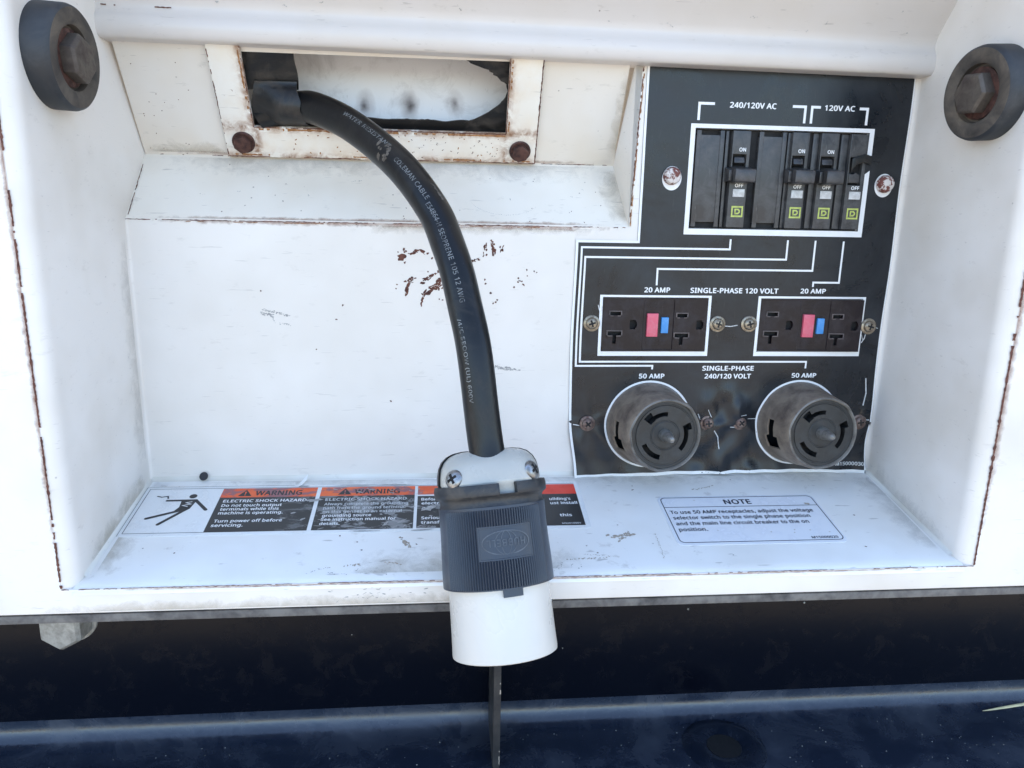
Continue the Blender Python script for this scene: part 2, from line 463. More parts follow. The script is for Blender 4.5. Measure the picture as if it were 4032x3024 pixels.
try:                                        # sans-serif that ships with Blender; the built-in font otherwise
    import os
    FONT = bpy.data.fonts.load(os.path.join(bpy.utils.system_resource('DATAFILES', path='fonts'), 'NotoSansHebrew-Regular.woff2'))
except Exception:
    FONT = None

def text_geo(body, bold=0.0, spacing=1.0):
    cu = bpy.data.curves.new('tmp_text', 'FONT')
    cu.body = body
    if FONT:
        cu.font = FONT
    cu.space_character = spacing
    cu.resolution_u = 2
    ob = bpy.data.objects.new('tmp_text', cu)
    COL.objects.link(ob)
    dg = bpy.context.evaluated_depsgraph_get()
    ev = ob.evaluated_get(dg)
    me = ev.to_mesh()
    vs = [(v.co.x, v.co.y) for v in me.vertices]
    fs = [tuple(p.vertices) for p in me.polygons]
    ev.to_mesh_clear()
    bpy.data.objects.remove(ob)
    bpy.data.curves.remove(cu)
    if bold:                                # heavier strokes: shifted prints of the same outline
        base_v, base_f, nb = vs, fs, len(vs)
        vs, fs = [], []
        for k, (dx, dy) in enumerate(((-1, 0), (1, 0), (0, -.8), (0, .8))):
            vs += [(x + dx * bold, y + dy * bold) for x, y in base_v]
            fs += [tuple(i + k * nb for i in f) for f in base_f]
    return vs, fs

_cap = {}
def cap_h(bold):
    if bold not in _cap:
        ys = [v[1] for v in text_geo('H', bold)[0]]
        _cap[bold] = max(ys) - min(ys)
    return _cap[bold]

def text(mb, body, u0, u1, v0, h, fn, off, bold=0.03, spacing=1.05):
    """lettering: left end u0, right end u1 (None = natural width), baseline v0, capital height h"""
    vs, fs = text_geo(body, bold, spacing)
    xs = [v[0] for v in vs]
    sc = h / cap_h(bold)
    sx = sc if u1 is None else (u1 - u0) / (max(xs) - min(xs))
    x0 = min(xs)
    nb = max(1, len(vs) // 4) if bold else len(vs)
    return mb.add([fn(u0 + (x - x0) * sx, v0 + y * sc, off + 0.006 * (i // nb)) for i, (x, y) in enumerate(vs)], fs)

def line(mb, pts, w, fn, off, step=4.0):
    """mitred printed line through right-angled or free points"""
    P = [Vector(p).to_2d() if len(p) > 2 else Vector(p) for p in pts]
    Q = [P[0]]
    for a, b in zip(P, P[1:]):
        n = max(1, int((b - a).length / step))
        Q += [a.lerp(b, (k + 1) / n) for k in range(n)]
    L, R_ = [], []
    for i, q in enumerate(Q):
        d0 = (q - Q[i - 1]).normalized() if i else (Q[1] - q).normalized()
        d1 = (Q[i + 1] - q).normalized() if i < len(Q) - 1 else d0
        n0, n1 = Vector((-d0.y, d0.x)), Vector((-d1.y, d1.x))
        n = (n0 + n1)
        n = n / max(0.3, n.dot(n0)) if n.length > 1e-6 else n0
        L.append(q + n * w / 2)
        R_.append(q - n * w / 2)
    n = len(Q)
    vs = [fn(p.x, p.y, off) for p in L] + [fn(p.x, p.y, off) for p in R_]
    return mb.add(vs, [(i, n + i, n + i + 1, i + 1) for i in range(n - 1)])

def rect(mb, u0, u1, v0, v1, fn, off, step=4.0):
    nu, nv = max(1, int(abs(u1 - u0) / step)), max(1, int(abs(v1 - v0) / step))
    return mb.cells([u0 + (u1 - u0) * i / nu for i in range(nu + 1)], [v0 + (v1 - v0) * i / nv for i in range(nv + 1)], lambda a, b: True, fn, off)

def rust_line(mb, p0, p1, w, fn, off, seed=0, gap=0.42, step=0.9, wander=0.25):
    """ragged, broken rust along an edge; p0, p1 in the (u, v) of fn"""
    a, b = Vector(p0), Vector(p1)
    d = b - a
    n = max(3, int(d.length / step))
    d1 = d.normalized()
    nn = Vector((-d1.y, d1.x))
    prev = None
    for i in range(n + 1):
        s = i / n
        t = s * d.length
        on = mnoise.noise((t * 0.055, seed * 3.7, 0.3)) * 0.6 + mnoise.noise((t * 0.5, seed * 1.3, 4.1)) * 0.4 + 0.5 > gap
        wd = w * (0.35 + 1.1 * abs(mnoise.noise((t * 0.35, seed, 9.2))) + 0.5 * abs(mnoise.noise((t * 1.7, seed, 2.2))))
        c = a + d * s + nn * (mnoise.noise((t * 0.8, seed, 7.7)) * wander)
        cur = (c + nn * wd / 2, c - nn * wd / 2) if on else None
        if prev and cur:
            mb.add([fn(prev[0].x, prev[0].y, off), fn(prev[1].x, prev[1].y, off), fn(cur[1].x, cur[1].y, off), fn(cur[0].x, cur[0].y, off)], [(0, 1, 2, 3)])
        prev = cur

def chip(mb, u, v, ru, rv, fn, off, seed=0, ang=0.0, n=11):
    r_ = random.Random(seed)
    pts = []
    for i in range(n):
        a = 2 * math.pi * i / n
        k = 0.55 + 0.65 * r_.random()
        x, y = math.cos(a) * ru * k, math.sin(a) * rv * k
        pts.append((u + x * math.cos(ang) - y * math.sin(ang), v + x * math.sin(ang) + y * math.cos(ang)))
    mb.flat(pts, fn, off)

def streak(mb, p0, p1, w, fn, off, seed=0, density=1.0):
    """a run of ragged chips between two points"""
    r_ = random.Random(seed)
    a, b = Vector(p0), Vector(p1)
    n = max(3, int((b - a).length / 0.8 * density))
    w *= 1.2
    ang = math.atan2((b - a).y, (b - a).x)
    for i in range(n):
        c = a.lerp(b, (i + r_.random()) / n)
        chip(mb, c.x + r_.uniform(-w, w) * 1.0, c.y + r_.uniform(-w, w) * 1.0, r_.uniform(.4, 1.5) * w, r_.uniform(.25, .9) * w, fn, off + 0.004 * i, seed * 31 + i, ang + r_.uniform(-.5, .5), 9)

# surface frames (u, v, offset towards the viewer) -> mm in space
D = 98.0
XL, XR, ZB, ZF = -272.6, 184.8, -115.2, -134.2
FS = (ZF - ZB) / -D                                       # floor slope dz/dy
def bk(u, v, o=0.0):                                      # back panel
    return (u, -o, v)
def fr(u, v, o=0.0):                                      # front panel
    return (u, -D - o, v)
fnl = math.hypot(1, FS)
def fl(u, v, o=0.0):                                      # recess floor, v = y
    return (u, v - o * FS / fnl, ZB + v * FS + o / fnl)
BT = Vector((0, -34, 56)).normalized()
BN = Vector((0, -56, -34)).normalized()
def by(u, t, o=0.0):                                      # sloped upper face of the cable bay, t up along it
    p = Vector((u, 32, 77)) + BT * t + BN * o
    return tuple(p)
BLT = Vector((0, -32, -36.6)).normalized()
BLN = Vector((0, -36.6, 32)).normalized()
def bl(u, t, o=0.0):                                      # sloped lower face of the cable bay, t down along it
    p = Vector((u, 32, 77)) + BLT * t + BLN * o
    return tuple(p)

# ------------------------------------------------------------------ ground (bounces the sunlight up)
g = MB()
g.add([(-60000, -60000, -950), (60000, -60000, -950), (60000, 60000, -950), (-60000, 60000, -950)], [(0, 1, 2, 3)])
struct(g.build('ground', 'ground', smooth=0))

# ------------------------------------------------------------------ generator housing
H = thing('generator_housing', 'white painted sheet-metal generator housing with a recessed outlet bay and rusty edges', 'housing', (-40, -D, -148))
FX0, FX1, FZ0, FZ1 = -560, 460, -147.8, 520
OX0, OX1, OZ1 = -281.0, 193.2, 246.0
fp = MB()
fp.cells([FX0, OX0, OX1, FX1], [FZ0, ZF - 0.7, OZ1, FZ1], lambda u, v: not (OX0 < u < OX1 and ZF - 0.7 < v < OZ1), fr, 0.0, -2.5)
fp.build('front_panel', 'white', H, bevel=0.7)

def bend(y0, r, n=6):
    return [(y0 + r * math.sin(math.pi / 2 * i / n), r * (1 - math.cos(math.pi / 2 * i / n))) for i in range(n + 1)]
# side walls: straight, then a rolled bend out to the front panel
for sgn, x0, xe in ((-1, XL, OX0), (1, XR, OX1)):
    w = MB()
    r = abs(xe - x0) - 1.0
    prof = [(38, x0 - sgn * 2.5), (0, x0)] + [(-(y), x0 + sgn * (1.0 * y / 90 + dx)) for y, dx in [(40, 0), (D - r - 1, 0)]]
    prof += [(-(D - r - 0.5 + r * math.sin(a)), x0 + sgn * (1.0 + r * (1 - math.cos(a)))) for a in [math.pi / 2 * i / 8 for i in range(1, 9)]]
    prof[-1] = (-D + 0.2, xe)
    n = len(prof)
    for z in (ZF - 0.7, OZ1):
        w.v += [(x, y, z) for y, x in prof]
    w.f += [(i, i + 1, n + i + 1, n + i) for i in range(n - 1)]
    w.build('side_wall', 'white', H, smooth=50)
# recess floor, bent down at the front lip
f = MB()
prof = [(3, 0), (-10, 0), (-40, 0), (-70, 0), (-91, 0), (-94.5, -0.25), (-97, -0.9), (-98.2, -2.0), (-98.6, -3.4)]
f.extrude([(y, ZB + y * FS + dz) for y, dz in prof], XL - 3.2, XR + 3.2, steps=4)
f.build('recess_floor', 'white_floor', H, smooth=50)

# back panel with cut-outs for bay, breakers and duplex receptacles
BRK = (51.8, 157.8, 40.8, 97.7)
GF = [(1.7, 67.6, -34.6, -1.3), (101.3, 167.4, -34.6, -1.3)]
def back_solid(u, v):
    if u < 17 and v > 40.4:
        return False
    for a, b, c, d in [BRK] + GF:
        if a < u < b and c < v < d:
            return False
    return True
bp = MB()
us = [XL, 17, XR, BRK[0], BRK[1]] + [e for q in GF for e in q[:2]]
vs = [ZB - 1, 40.4, 150, BRK[2], BRK[3], GF[0][2], GF[0][3]]
bp.cells(us, vs, back_solid, bk, 0.0, -2.0)
bp.build('back_panel', 'white_back', H, smooth=20)

# cable bay: sloped upper face with opening, sloped sill, side cheek
bf = MB()
bf.cells([XL + 2.5, -206, -56, 10.8], [0, 18, 62, 68], lambda u, v: not (-206 < u < -56 and 18 < v < 62), by, 0.0, -1.6)
bf.build('bay_back', 'white_bay', H, smooth=20)
bs = MB()
bs.cells([XL, XL + 90, -90, 10.8], [0, 24, 48.6], lambda u, v: True, lambda u, v, o: bl(u + (4.2 * v / 48.6 if u > 0 else 0), v, o), 0.0, -1.6)
bs.build('bay_sill', 'white_sill', H, smooth=20)
bc = MB()
bc.add([(10.8, 32, 77), (15.0, 0, 40.4), (18.6, -0.2, 134), (14.0, -2, 134.5), (17.5, 0, 40.4), (21.0, 0.3, 134)], [(0, 1, 2, 3), (1, 4, 5, 2)])
bc.build('bay_cheek', 'white_bay', H, smooth=20)

# sheet inside the bay, seen through the cover opening
INNER_Y = 38.0
INNER_SPOTS = [(-141.9, 108.8, 0.8, 4.6, 0.95), (-115.0, 109.6, 1.0, 5.2, 1.0), (-87.8, 111.2, 0.2, 4.6, 0.75)]
class _loc: pass
hb = H.location / K
INNER_SPOTS = [(x - hb.x, z - hb.z, a, b, s) for x, z, a, b, s in INNER_SPOTS]
ins = MB()
ins.add([(-235, INNER_Y, 60), (-30, INNER_Y, 60), (-30, INNER_Y, 200), (-235, INNER_Y, 200)], [(0, 1, 2, 3)])
ins.build('inner_sheet', inner_mat(), H, smooth=0)
kh = MB()
kh.lathe([(8.5, 0), (8.5, 1.2), (7.0, 1.4)], (-161.6, INNER_Y - 0.2, 145.2), (0, -1, 0), 32)
kh.build('knockout_hole', 'black', H)

# lintel: leaning sheet, rolled bead and lip
SL = -0.0075
def lin(x, y, z):
    return (x, y, z + SL * (x + 60))
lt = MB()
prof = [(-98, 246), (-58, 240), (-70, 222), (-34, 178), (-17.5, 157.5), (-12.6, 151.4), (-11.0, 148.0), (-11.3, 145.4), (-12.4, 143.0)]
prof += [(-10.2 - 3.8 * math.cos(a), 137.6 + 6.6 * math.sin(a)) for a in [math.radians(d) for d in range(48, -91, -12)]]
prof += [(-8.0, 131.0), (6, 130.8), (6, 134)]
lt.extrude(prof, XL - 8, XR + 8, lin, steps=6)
lt.build('lintel', 'shaded_lintel', H, smooth=60)

# sealant fillets in the inside corners
def fillet(mb, a, b, e1, e2, r):
    a, b, e1, e2 = Vector(a), Vector(b), Vector(e1).normalized(), Vector(e2).normalized()
    n = 5
    vs = []
    for p in (a, b):
        for i in range(n + 1):
            t = math.pi / 2 * i / n
            vs.append(p + e1 * r * (1 - math.sin(t)) + e2 * r * (1 - math.cos(t)))
    mb.add(vs, [(i, i + 1, n + 2 + i, n + 1 + i) for i in range(n)])
for p_, q_, e_, r_ in (((XL, 0, ZB), (XR, 0, ZB), (0, -1, -.19), 2.2), ((XL, 0, ZB), (XL - 1, -90, ZB - 90 * FS), (1, 0, 0), 2.0), ((XR, 0, ZB), (XR + 1, -90, ZB - 90 * FS), (-1, 0, 0), 2.0)):
    cf = MB()
    fillet(cf, p_, q_, e_, (0, 0, 1), r_)
    cf.build('sealant_bead', 'caulk', H, smooth=60)
for x_, zt, d_, r_ in ((XR, 132, -1, 3.0), (XL, 40, 1, 1.6)):
    cf = MB()
    fillet(cf, (x_, 0, ZB), (x_, 0, zt), (d_, 0, 0), (0, -1, 0), r_)
    cf.build('corner_fillet', 'white', H, smooth=60)

# the rest of the enclosure round the recess (roof, ends, back, inside liner)
sh = MB()
sh.box(FX0, FX1, -D + 2.6, 600, FZ1 - 2.5, FZ1)
sh.box(FX0, FX0 + 2.5, -D + 2.6, 600, FZ0, FZ1 - 2.6)
sh.box(FX1 - 2.5, FX1, -D + 2.6, 600, FZ0, FZ1 - 2.6)
sh.box(FX0 + 2.6, FX1 - 2.6, 597.5, 600, FZ0, FZ1 - 2.6)
sh.build('enclosure_shell', 'white', H, smooth=0)
ld = MB()
ld.box(45, 164, 3, 40, 36, 102)
ld.build('breaker_box', 'black', H, smooth=0)

# rust along edges
ru = MB()
E_ = 0.12
rust_line(ru, (OX0 + 0.1, ZF), (OX0 + 0.1, 244), 1.35, fr, E_, 1, 0.27)
rust_line(ru, (OX1 - 0.1, ZF), (OX1 - 0.1, 244), 1.8, fr, E_, 2, 0.16)
rust_line(ru, (OX0, ZF - 0.6), (OX1, ZF - 0.6), 0.5, fr, E_, 3, 0.30)
rust_line(ru, (XL, 40.2), (15, 40.2), 0.65, bk, E_, 4, 0.30)
rust_line(ru, (XL + 3, 0.4), (10.5, 0.4), 0.6, by, E_, 5, 0.40)
rust_line(ru, (15.3, 41), (18.9, 131), 0.8, bk, 0.3, 6, 0.35)
rust_line(ru, (XL + 1.2, 46), (XL + 2.6, 8), 0.7, bl, E_ * 3, 7, 0.45)
rust_line(ru, (-270, 146.5), (-235, 146.5), 0.8, lambda u, v, o: lin(u, -11.3 - o, v), 0.3, 8, 0.45)
ru.build('edge_rust', 'rust', H, smooth=0)['kind'] = 'stuff'
rl = MB()
rust_line(rl, (15.9, 41), (19.5, 131), 0.8, bk, 0.25, 16, 0.42)
rust_line(rl, (-240, 39.4), (15, 39.4), 0.6, bk, 0.06, 14, 0.6)
rl.build('orange_edge_rust', 'rust_light', H, smooth=0)['kind'] = 'stuff'

# chipped, rusted paint on the back panel behind the cable
ch = MB()
chip(ch, -119.2, 20.9, 3.0, 1.9, bk, 0.1, 5, 0.2, 13)
streak(ch, (-118.5, 21.5), (-116.6, 25.4), 0.91, bk, 0.11, 3)
streak(ch, (-114.5, 23.4), (-108.2, 24.4), 0.91, bk, 0.1, 4)
streak(ch, (-108, 24), (-104.5, 22.6), 0.91, bk, 0.1, 5)
streak(ch, (-70.2, 30.4), (-70.6, 21.4), 0.78, bk, 0.1, 6)
streak(ch, (-66.0, 31.4), (-65.3, 22.4), 0.98, bk, 0.1, 7, 1.6)
streak(ch, (-60.6, 29.0), (-61.6, 25.0), 0.78, bk, 0.1, 8)
chip(ch, -60.4, 26.0, 1.0, 1.1, bk, 0.1, 44)
streak(ch, (-79.6, 18.7), (-74.2, 20.5), 0.85, bk, 0.1, 9, 1.6)
streak(ch, (-113.0, 9.2), (-117.0, -1.0), 1.10, bk, 0.1, 10, 1.2)
streak(ch, (-118.0, 6.2), (-112.4, 8.2), 0.78, bk, 0.1, 11)
streak(ch, (-96.4, 14.6), (-108.0, 6.4), 0.91, bk, 0.1, 12, 1.1)
streak(ch, (-96.0, 8.5), (-106.6, -0.8), 1.30, bk, 0.1, 13, 1.2)
streak(ch, (-94.0, 4.2), (-102, 3.0), 0.98, bk, 0.1, 14)
streak(ch, (-106.0, -0.4), (-107.6, -6.4), 0.91, bk, 0.1, 15)
streak(ch, (-96.5, 14.0), (-94.0, 8.0), 0.78, bk, 0.1, 16)
streak(ch, (-51.4, 9.2), (-46.8, 5.6), 0.65, bk, 0.1, 17, 0.8)
for i, (x, z) in enumerate([(-122.8, 2.7), (-122.2, 5), (-97.4, -3.4), (-95.6, -3.9), (-63.7, -5.0), (-65.2, -5.6), (-62.8, -3.6), (-72.5, -5.6), (-45.0, 10.9), (-45.4, 14.6), (-40.9, 13.7), (-39.4, 13.0), (-69.9, 6.0), (-70.4, 8.5), (-154.1, -7.4), (-127.2, -66.1), (-158.1, -15.9), (-170.5, -34.0), (-200.8, 0.6), (-101.6, 20.6), (-100.2, 23.8), (-52.8, 4.2), (-66.8, 0.6), (-121.4, 24.0), (-117.5, 17.9), (-104, 12.8)]):
    chip(ch, x, z, 0.45 + 0.35 * rnd.random(), 0.4 + 0.35 * rnd.random(), bk, 0.1, 100 + i, rnd.random() * 3)
for i, (x, y) in enumerate([(-250, -50), (-236, -72), (-142, -66), (-139, -73), (-12, -80), (66, -66), (150, -50), (141, -80), (-152, -60), (-110, -69), (22, -19), (-271, -26)]):
    chip(ch, x, y, 0.5 + 0.5 * rnd.random(), 0.5, fl, 0.1, 300 + i, rnd.random() * 3)
for i in range(16):
    chip(ch, rnd.uniform(-268, -232), rnd.uniform(4, 62), 0.35, 0.3, by, 0.1, 340 + i, rnd.random() * 3)
for i in range(26):
    chip(ch, rnd.uniform(-255, 5), rnd.uniform(6, 46), 0.25 + .4 * rnd.random(), 0.3, bl, 0.1, 380 + i, rnd.random() * 3)
ch.build('paint_chips', 'rust', H, smooth=0)['kind'] = 'stuff'
# grey and brown scuffs
sg = MB()
for i, (a, b, w) in enumerate([((-200.5, -10.2), (-184.8, -14.0), 0.5), ((-201.6, -12.5), (-194.6, -13.8), 0.8), ((-195, -14), (-193.6, -18.0), 0.35), ((-191, -18.6), (-184.5, -19.4), 0.4), ((-64.6, -44.4), (-48.8, -46.6), 0.55), ((-63, -44.8), (-55, -46.2), 0.7)]):
    streak(sg, a, b, w, bk, 0.08, 60 + i, 1.5)
for i in range(9):
    x = rnd.uniform(-260, 5); t = rnd.uniform(10, 46)
    streak(sg, (x, t), (x + rnd.uniform(-6, 6), t + rnd.uniform(-2, 2)), 0.3, bl, 0.08, 80 + i, 1.0)
ax = [(-58 + 22 * math.cos(a), 20 + 15 * math.sin(a)) for a in [math.radians(k) for k in range(200, 330, 6)]]
for p0, p1 in zip(ax, ax[1:]):
    streak(sg, p0, p1, 0.18, lambda u, v, o: bl(u, 46 - v, o), 0.06, int(p0[0] * 7) & 255, 0.6)
for i in range(18):
    x = rnd.uniform(-220, 170); y = rnd.uniform(134.5, 142)
    z = rnd.uniform(150, 162)
    streak(sg, (x, z), (x + rnd.uniform(-5, 5), z + rnd.uniform(-1.5, 1.5)), 0.35, lambda u, v, o: lin(u, -12.4 - max(0, v - 151.4) * 0.82 - o, v), 0.3, 160 + i, 1.0)
for i in range(46):
    u = rnd.gauss(-128, 15); v = rnd.uniform(-146.5, -136)
    if -165 < u < -96:
        chip(sg, u, v, rnd.uniform(.3, 1.3), rnd.uniform(.12, .4), fr, 0.06 + 0.002 * i, 1200 + i, rnd.uniform(-.8, .8), 8)
for i in range(24):
    u = rnd.uniform(-165, -10)
    streak(sg, (u, -93 + rnd.uniform(-1.5, 6)), (u + rnd.uniform(-5, 5), -93 + rnd.uniform(-1, 5)), 0.35, fl, 0.1, 1300 + i, 0.7)
sg.build('grey_scuffs', 'scuff', H, smooth=0)['kind'] = 'stuff'
sb = MB()
for i, (a, b, w) in enumerate([((-3, -66), (12, -64), 1.2), ((2, -70), (10, -62), 0.8), ((24, -64), (23.5, -86), 0.35), ((-146, -86), (-138, -85), 0.6), ((-160, -88), (-154, -87), 0.4), ((-126, -84), (-117, -85.5), 0.7), ((-30, -85), (-8, -84.5), 0.5), ((-20, -81), (0, -84), 0.3), ((-117, -66), (-113, -71), 1.2), ((-120, -62), (-117, -64), 0.7), ((60, -20), (75, -16), 0.5)]):
    streak(sb, a, b, w, fl, 0.08, 120 + i, 1.0)
sb.build('brown_scuffs', 'scuff_brown', H, smooth=0)['kind'] = 'stuff'

# grime smeared along creases: thin see-through dirt with ragged edges
def grime_mat(name, col, strength, scale, seed):
    m, nt, p = new_mat(name)
    co = nt.nodes.new('ShaderNodeTexCoord').outputs['Object']
    at = nt.nodes.new('ShaderNodeAttribute'); at.attribute_name = 'fade'
    mp = nt.nodes.new('ShaderNodeMapping'); mp.inputs['Location'].default_value = (seed, seed, seed)
    nt.links.new(co, mp.inputs['Vector'])
    n1 = noise_tex(nt, mp.outputs[0], scale, 5, 0.65, 0.6)
    a = math_n(nt, 'MULTIPLY', math_n(nt, 'SUBTRACT', math_n(nt, 'ADD', n1, math_n(nt, 'MULTIPLY', at.outputs['Fac'], 0.55)), 0.62), 2.2)
    a = math_n(nt, 'MINIMUM', math_n(nt, 'MAXIMUM', a, 0.0), 1.0)
    a = math_n(nt, 'MULTIPLY', math_n(nt, 'MULTIPLY', a, strength), math_n(nt, 'MINIMUM', math_n(nt, 'MULTIPLY', at.outputs['Fac'], 5.0), 1.0))
    p.inputs['Base Color'].default_value = col + (1,)
    p.inputs['Roughness'].default_value = 0.8
    nt.links.new(a, p.inputs['Alpha'])
    return m
def grime(a0, a1, b0, b1, fn, off, mat, fade_ends=True):
    """patch between edge a0-a1 (full dirt) and edge b0-b1 (none)"""
    na, nb = 40, 8
    a0, a1, b0, b1 = (Vector(q) for q in (a0, a1, b0, b1))
    vs, fd = [], []
    base = H.location
    for i in range(na + 1):
        for j in range(nb + 1):
            q = a0.lerp(a1, i / na).lerp(b0.lerp(b1, i / na), j / nb)
            vs.append(Vector(fn(q.x, q.y, off)) * K - base)
            e = min(1, 6 * min(i / na, 1 - i / na)) if fade_ends else 1
            fd.append((1 - j / nb) * e)
    me = bpy.data.meshes.new('grime_smear')
    me.from_pydata(vs, [], [(i * (nb + 1) + j, i * (nb + 1) + j + 1, (i + 1) * (nb + 1) + j + 1, (i + 1) * (nb + 1) + j) for i in range(na) for j in range(nb)])
    at = me.attributes.new('fade', 'FLOAT', 'POINT')
    at.data.foreach_set('value', fd)
    me.materials.append(mat)
    o = bpy.data.objects.new('grime_smear', me)
    COL.objects.link(o)
    o.parent = H
    o['kind'] = 'stuff'
G1 = grime_mat('yellow_brown_grime', (0.46, 0.38, 0.27), 0.34, 90, 1.0)
G2 = grime_mat('grey_grime', (0.46, 0.42, 0.37), 0.24, 110, 4.0)
G3 = grime_mat('rust_bleed', (0.30, 0.13, 0.07), 0.55, 170, 7.0)
grime((XL + 3, -88), (XL + 3, -3), (XL + 20, -88), (XL + 12, -3), fl, 0.05, G1)
grime((XR - 2.6, -3), (XR - 2.6, -88), (XR - 22, -3), (XR - 16, -88), fl, 0.05, G2)
grime((XL + 4, -3), (XR - 3, -3), (XL + 4, -13), (XR - 3, -17), fl, 0.05, G2)
grime((-150, -92), (-20, -92), (-150, -70), (-20, -66), fl, 0.055, G1)
grime((XL + 4, 1.5), (10, 1.5), (XL + 3, 19), (11, 17), bl, 0.05, G2)
grime((11, 3), (15.5, 47), (-4, 3), (0, 47), bl, 0.055, G1)
grime((10.4, 2), (12.8, 62), (3, 2), (5, 62), by, 0.05, G1)
grime((XL + 4, 2), (-222, 2), (XL + 4, 12), (-222, 10), by, 0.05, G1)
grime((-150, 39), (0, 39), (-150, 33), (0, 34), bk, 0.05, G1)
grime((-300, -147), (-40, -147), (-300, -141), (-40, -140), fr, 0.05, G1)
grime((OX0 - 0.2, ZF), (OX0 - 0.2, 240), (OX0 - 2.6, ZF), (OX0 - 2.6, 240), fr, 0.06, G3)
grime((OX1 + 0.2, ZF), (OX1 + 0.2, 240), (OX1 + 4.2, ZF), (OX1 + 3.4, 240), fr, 0.06, G3)
grime((XL, 40.2), (15, 40.2), (XL, 37.4), (15, 36.8), bk, 0.07, G3)
grime((XL + 3, 47.6), (14, 47.6), (XL + 3, 45), (14, 45), bl, 0.07, G3)
grime((XL + 4, 1.0), (10, 1.0), (XL + 4, 3.4), (10, 3.4), by, 0.07, G3)
grime((OX0, ZF - 1), (OX1, ZF - 1), (OX0, ZF - 3.2), (OX1, ZF - 3.0), fr, 0.06, G3)
wl_ = lambda u, v, o: (XL + 0.1 + o - max(0, -u - 5) / 90 * 1.1, u, v)
wr_ = lambda u, v, o: (XR - 0.1 - o + max(0, -u - 5) / 90 * 1.1, u, v)
grime((-4, ZB + 1), (-84, ZB - 84 * FS + 2), (-4, ZB + 16), (-84, ZB - 84 * FS + 12), wl_, 0.2, G1)
grime((-4, ZB + 1), (-84, ZB - 84 * FS + 2), (-4, ZB + 14), (-84, ZB - 84 * FS + 10), wr_, 0.2, G2)
grime((-4, -110), (-4, 36), (-22, -110), (-16, 36), wl_, 0.2, G2)

# painted carriage bolts beside the breakers, standing in slotted white holes
for x, z in ((39.0, 70.6), (171.0, 68.8)):
    b = MB()
    b.lathe([(5.2, 0), (5.2, 1.6), (4.9, 3.0), (4.2, 4.2), (2.6, 4.9), (0.6, 5.1)], (x, -0.8, z), (0, -1, 0), 28)
    bo = b.build('panel_bolt', 'painted_bolt', H)

# ------------------------------------------------------------------ bay cover plate with opening
CP = thing('cover_plate', 'cream white rusty cover plate with a rectangular opening, held by two brown bolts', 'cover plate', by(-130, 2, 1))
cp = MB()
cp.cells([-221.5, -203.7, -57.8, -38.8], [1.6, 20.6, 67.5], lambda u, v: not (-203.7 < u < -57.8 and v > 20.6), by, 3.0, 0.9)
cp.build('plate', 'white_plate', CP, bevel=0.3)
pr = MB()
rust_line(pr, (-203.9, 20.3), (-57.6, 20.3), 0.9, by, 3.08, 21, 0.2)
rust_line(pr, (-203.9, 20.4), (-204.0, 66), 0.8, by, 3.08, 22, 0.25)
rust_line(pr, (-57.5, 20.4), (-57.4, 66), 0.7, by, 3.08, 23, 0.25)
rust_line(pr, (-221, 2.0), (-39, 2.0), 0.7, by, 3.08, 24, 0.30)
rust_line(pr, (-221.2, 2), (-221.3, 64), 0.6, by, 3.08, 25, 0.35)
rust_line(pr, (-39.0, 2), (-39.0, 66), 0.9, by, 3.08, 26, 0.10)
for i in range(40):
    chip(pr, rnd.uniform(-125, -62), rnd.uniform(4, 18), 0.3 + .5 * rnd.random(), 0.25, by, 3.07, 500 + i, rnd.random() * 3)
pr.build('edge_rust', 'rust', CP, smooth=0)['kind'] = 'stuff'
po = MB()
rust_line(po, (-203, 19.2), (-58, 19.2), 1.6, by, 3.05, 31, 0.38)
rust_line(po, (-205, 22), (-205, 64), 1.3, by, 3.05, 32, 0.45)
rust_line(po, (-56.2, 22), (-56.2, 64), 1.2, by, 3.05, 33, 0.45)
rust_line(po, (-219, 3.2), (-42, 3.2), 1.2, by, 3.05, 34, 0.55)
for i in range(26):
    chip(po, rnd.uniform(-195, -62), rnd.uniform(5, 19), 0.7 * rnd.random() + .3, 0.4, by, 3.05, 560 + i, rnd.random() * 3)
po.build('orange_rust', 'rust_light', CP, smooth=0)['kind'] = 'stuff'
def hexp(r, rot=0.0):
    return [(r * math.cos(rot + math.pi / 3 * i), r * math.sin(rot + math.pi / 3 * i)) for i in range(6)]
for bx, bt in ((-211.2, 10.9), (-48.6, 9.9)):
    b = MB()
    b.lathe([(6.5, 0), (6.5, 0.8), (6.0, 1.3)], by(bx, bt, 3.0), BN, 32)
    bolt = b.build('bolt', 'rusty_bolt', CP)
    h = MB()
    h.prism([(bx + x, bt + y) for x, y in hexp(5.3, 0.3)], by, 4.0, 8.0)
    h.build('hex_head', 'rusty_bolt', bolt, bevel=0.7)

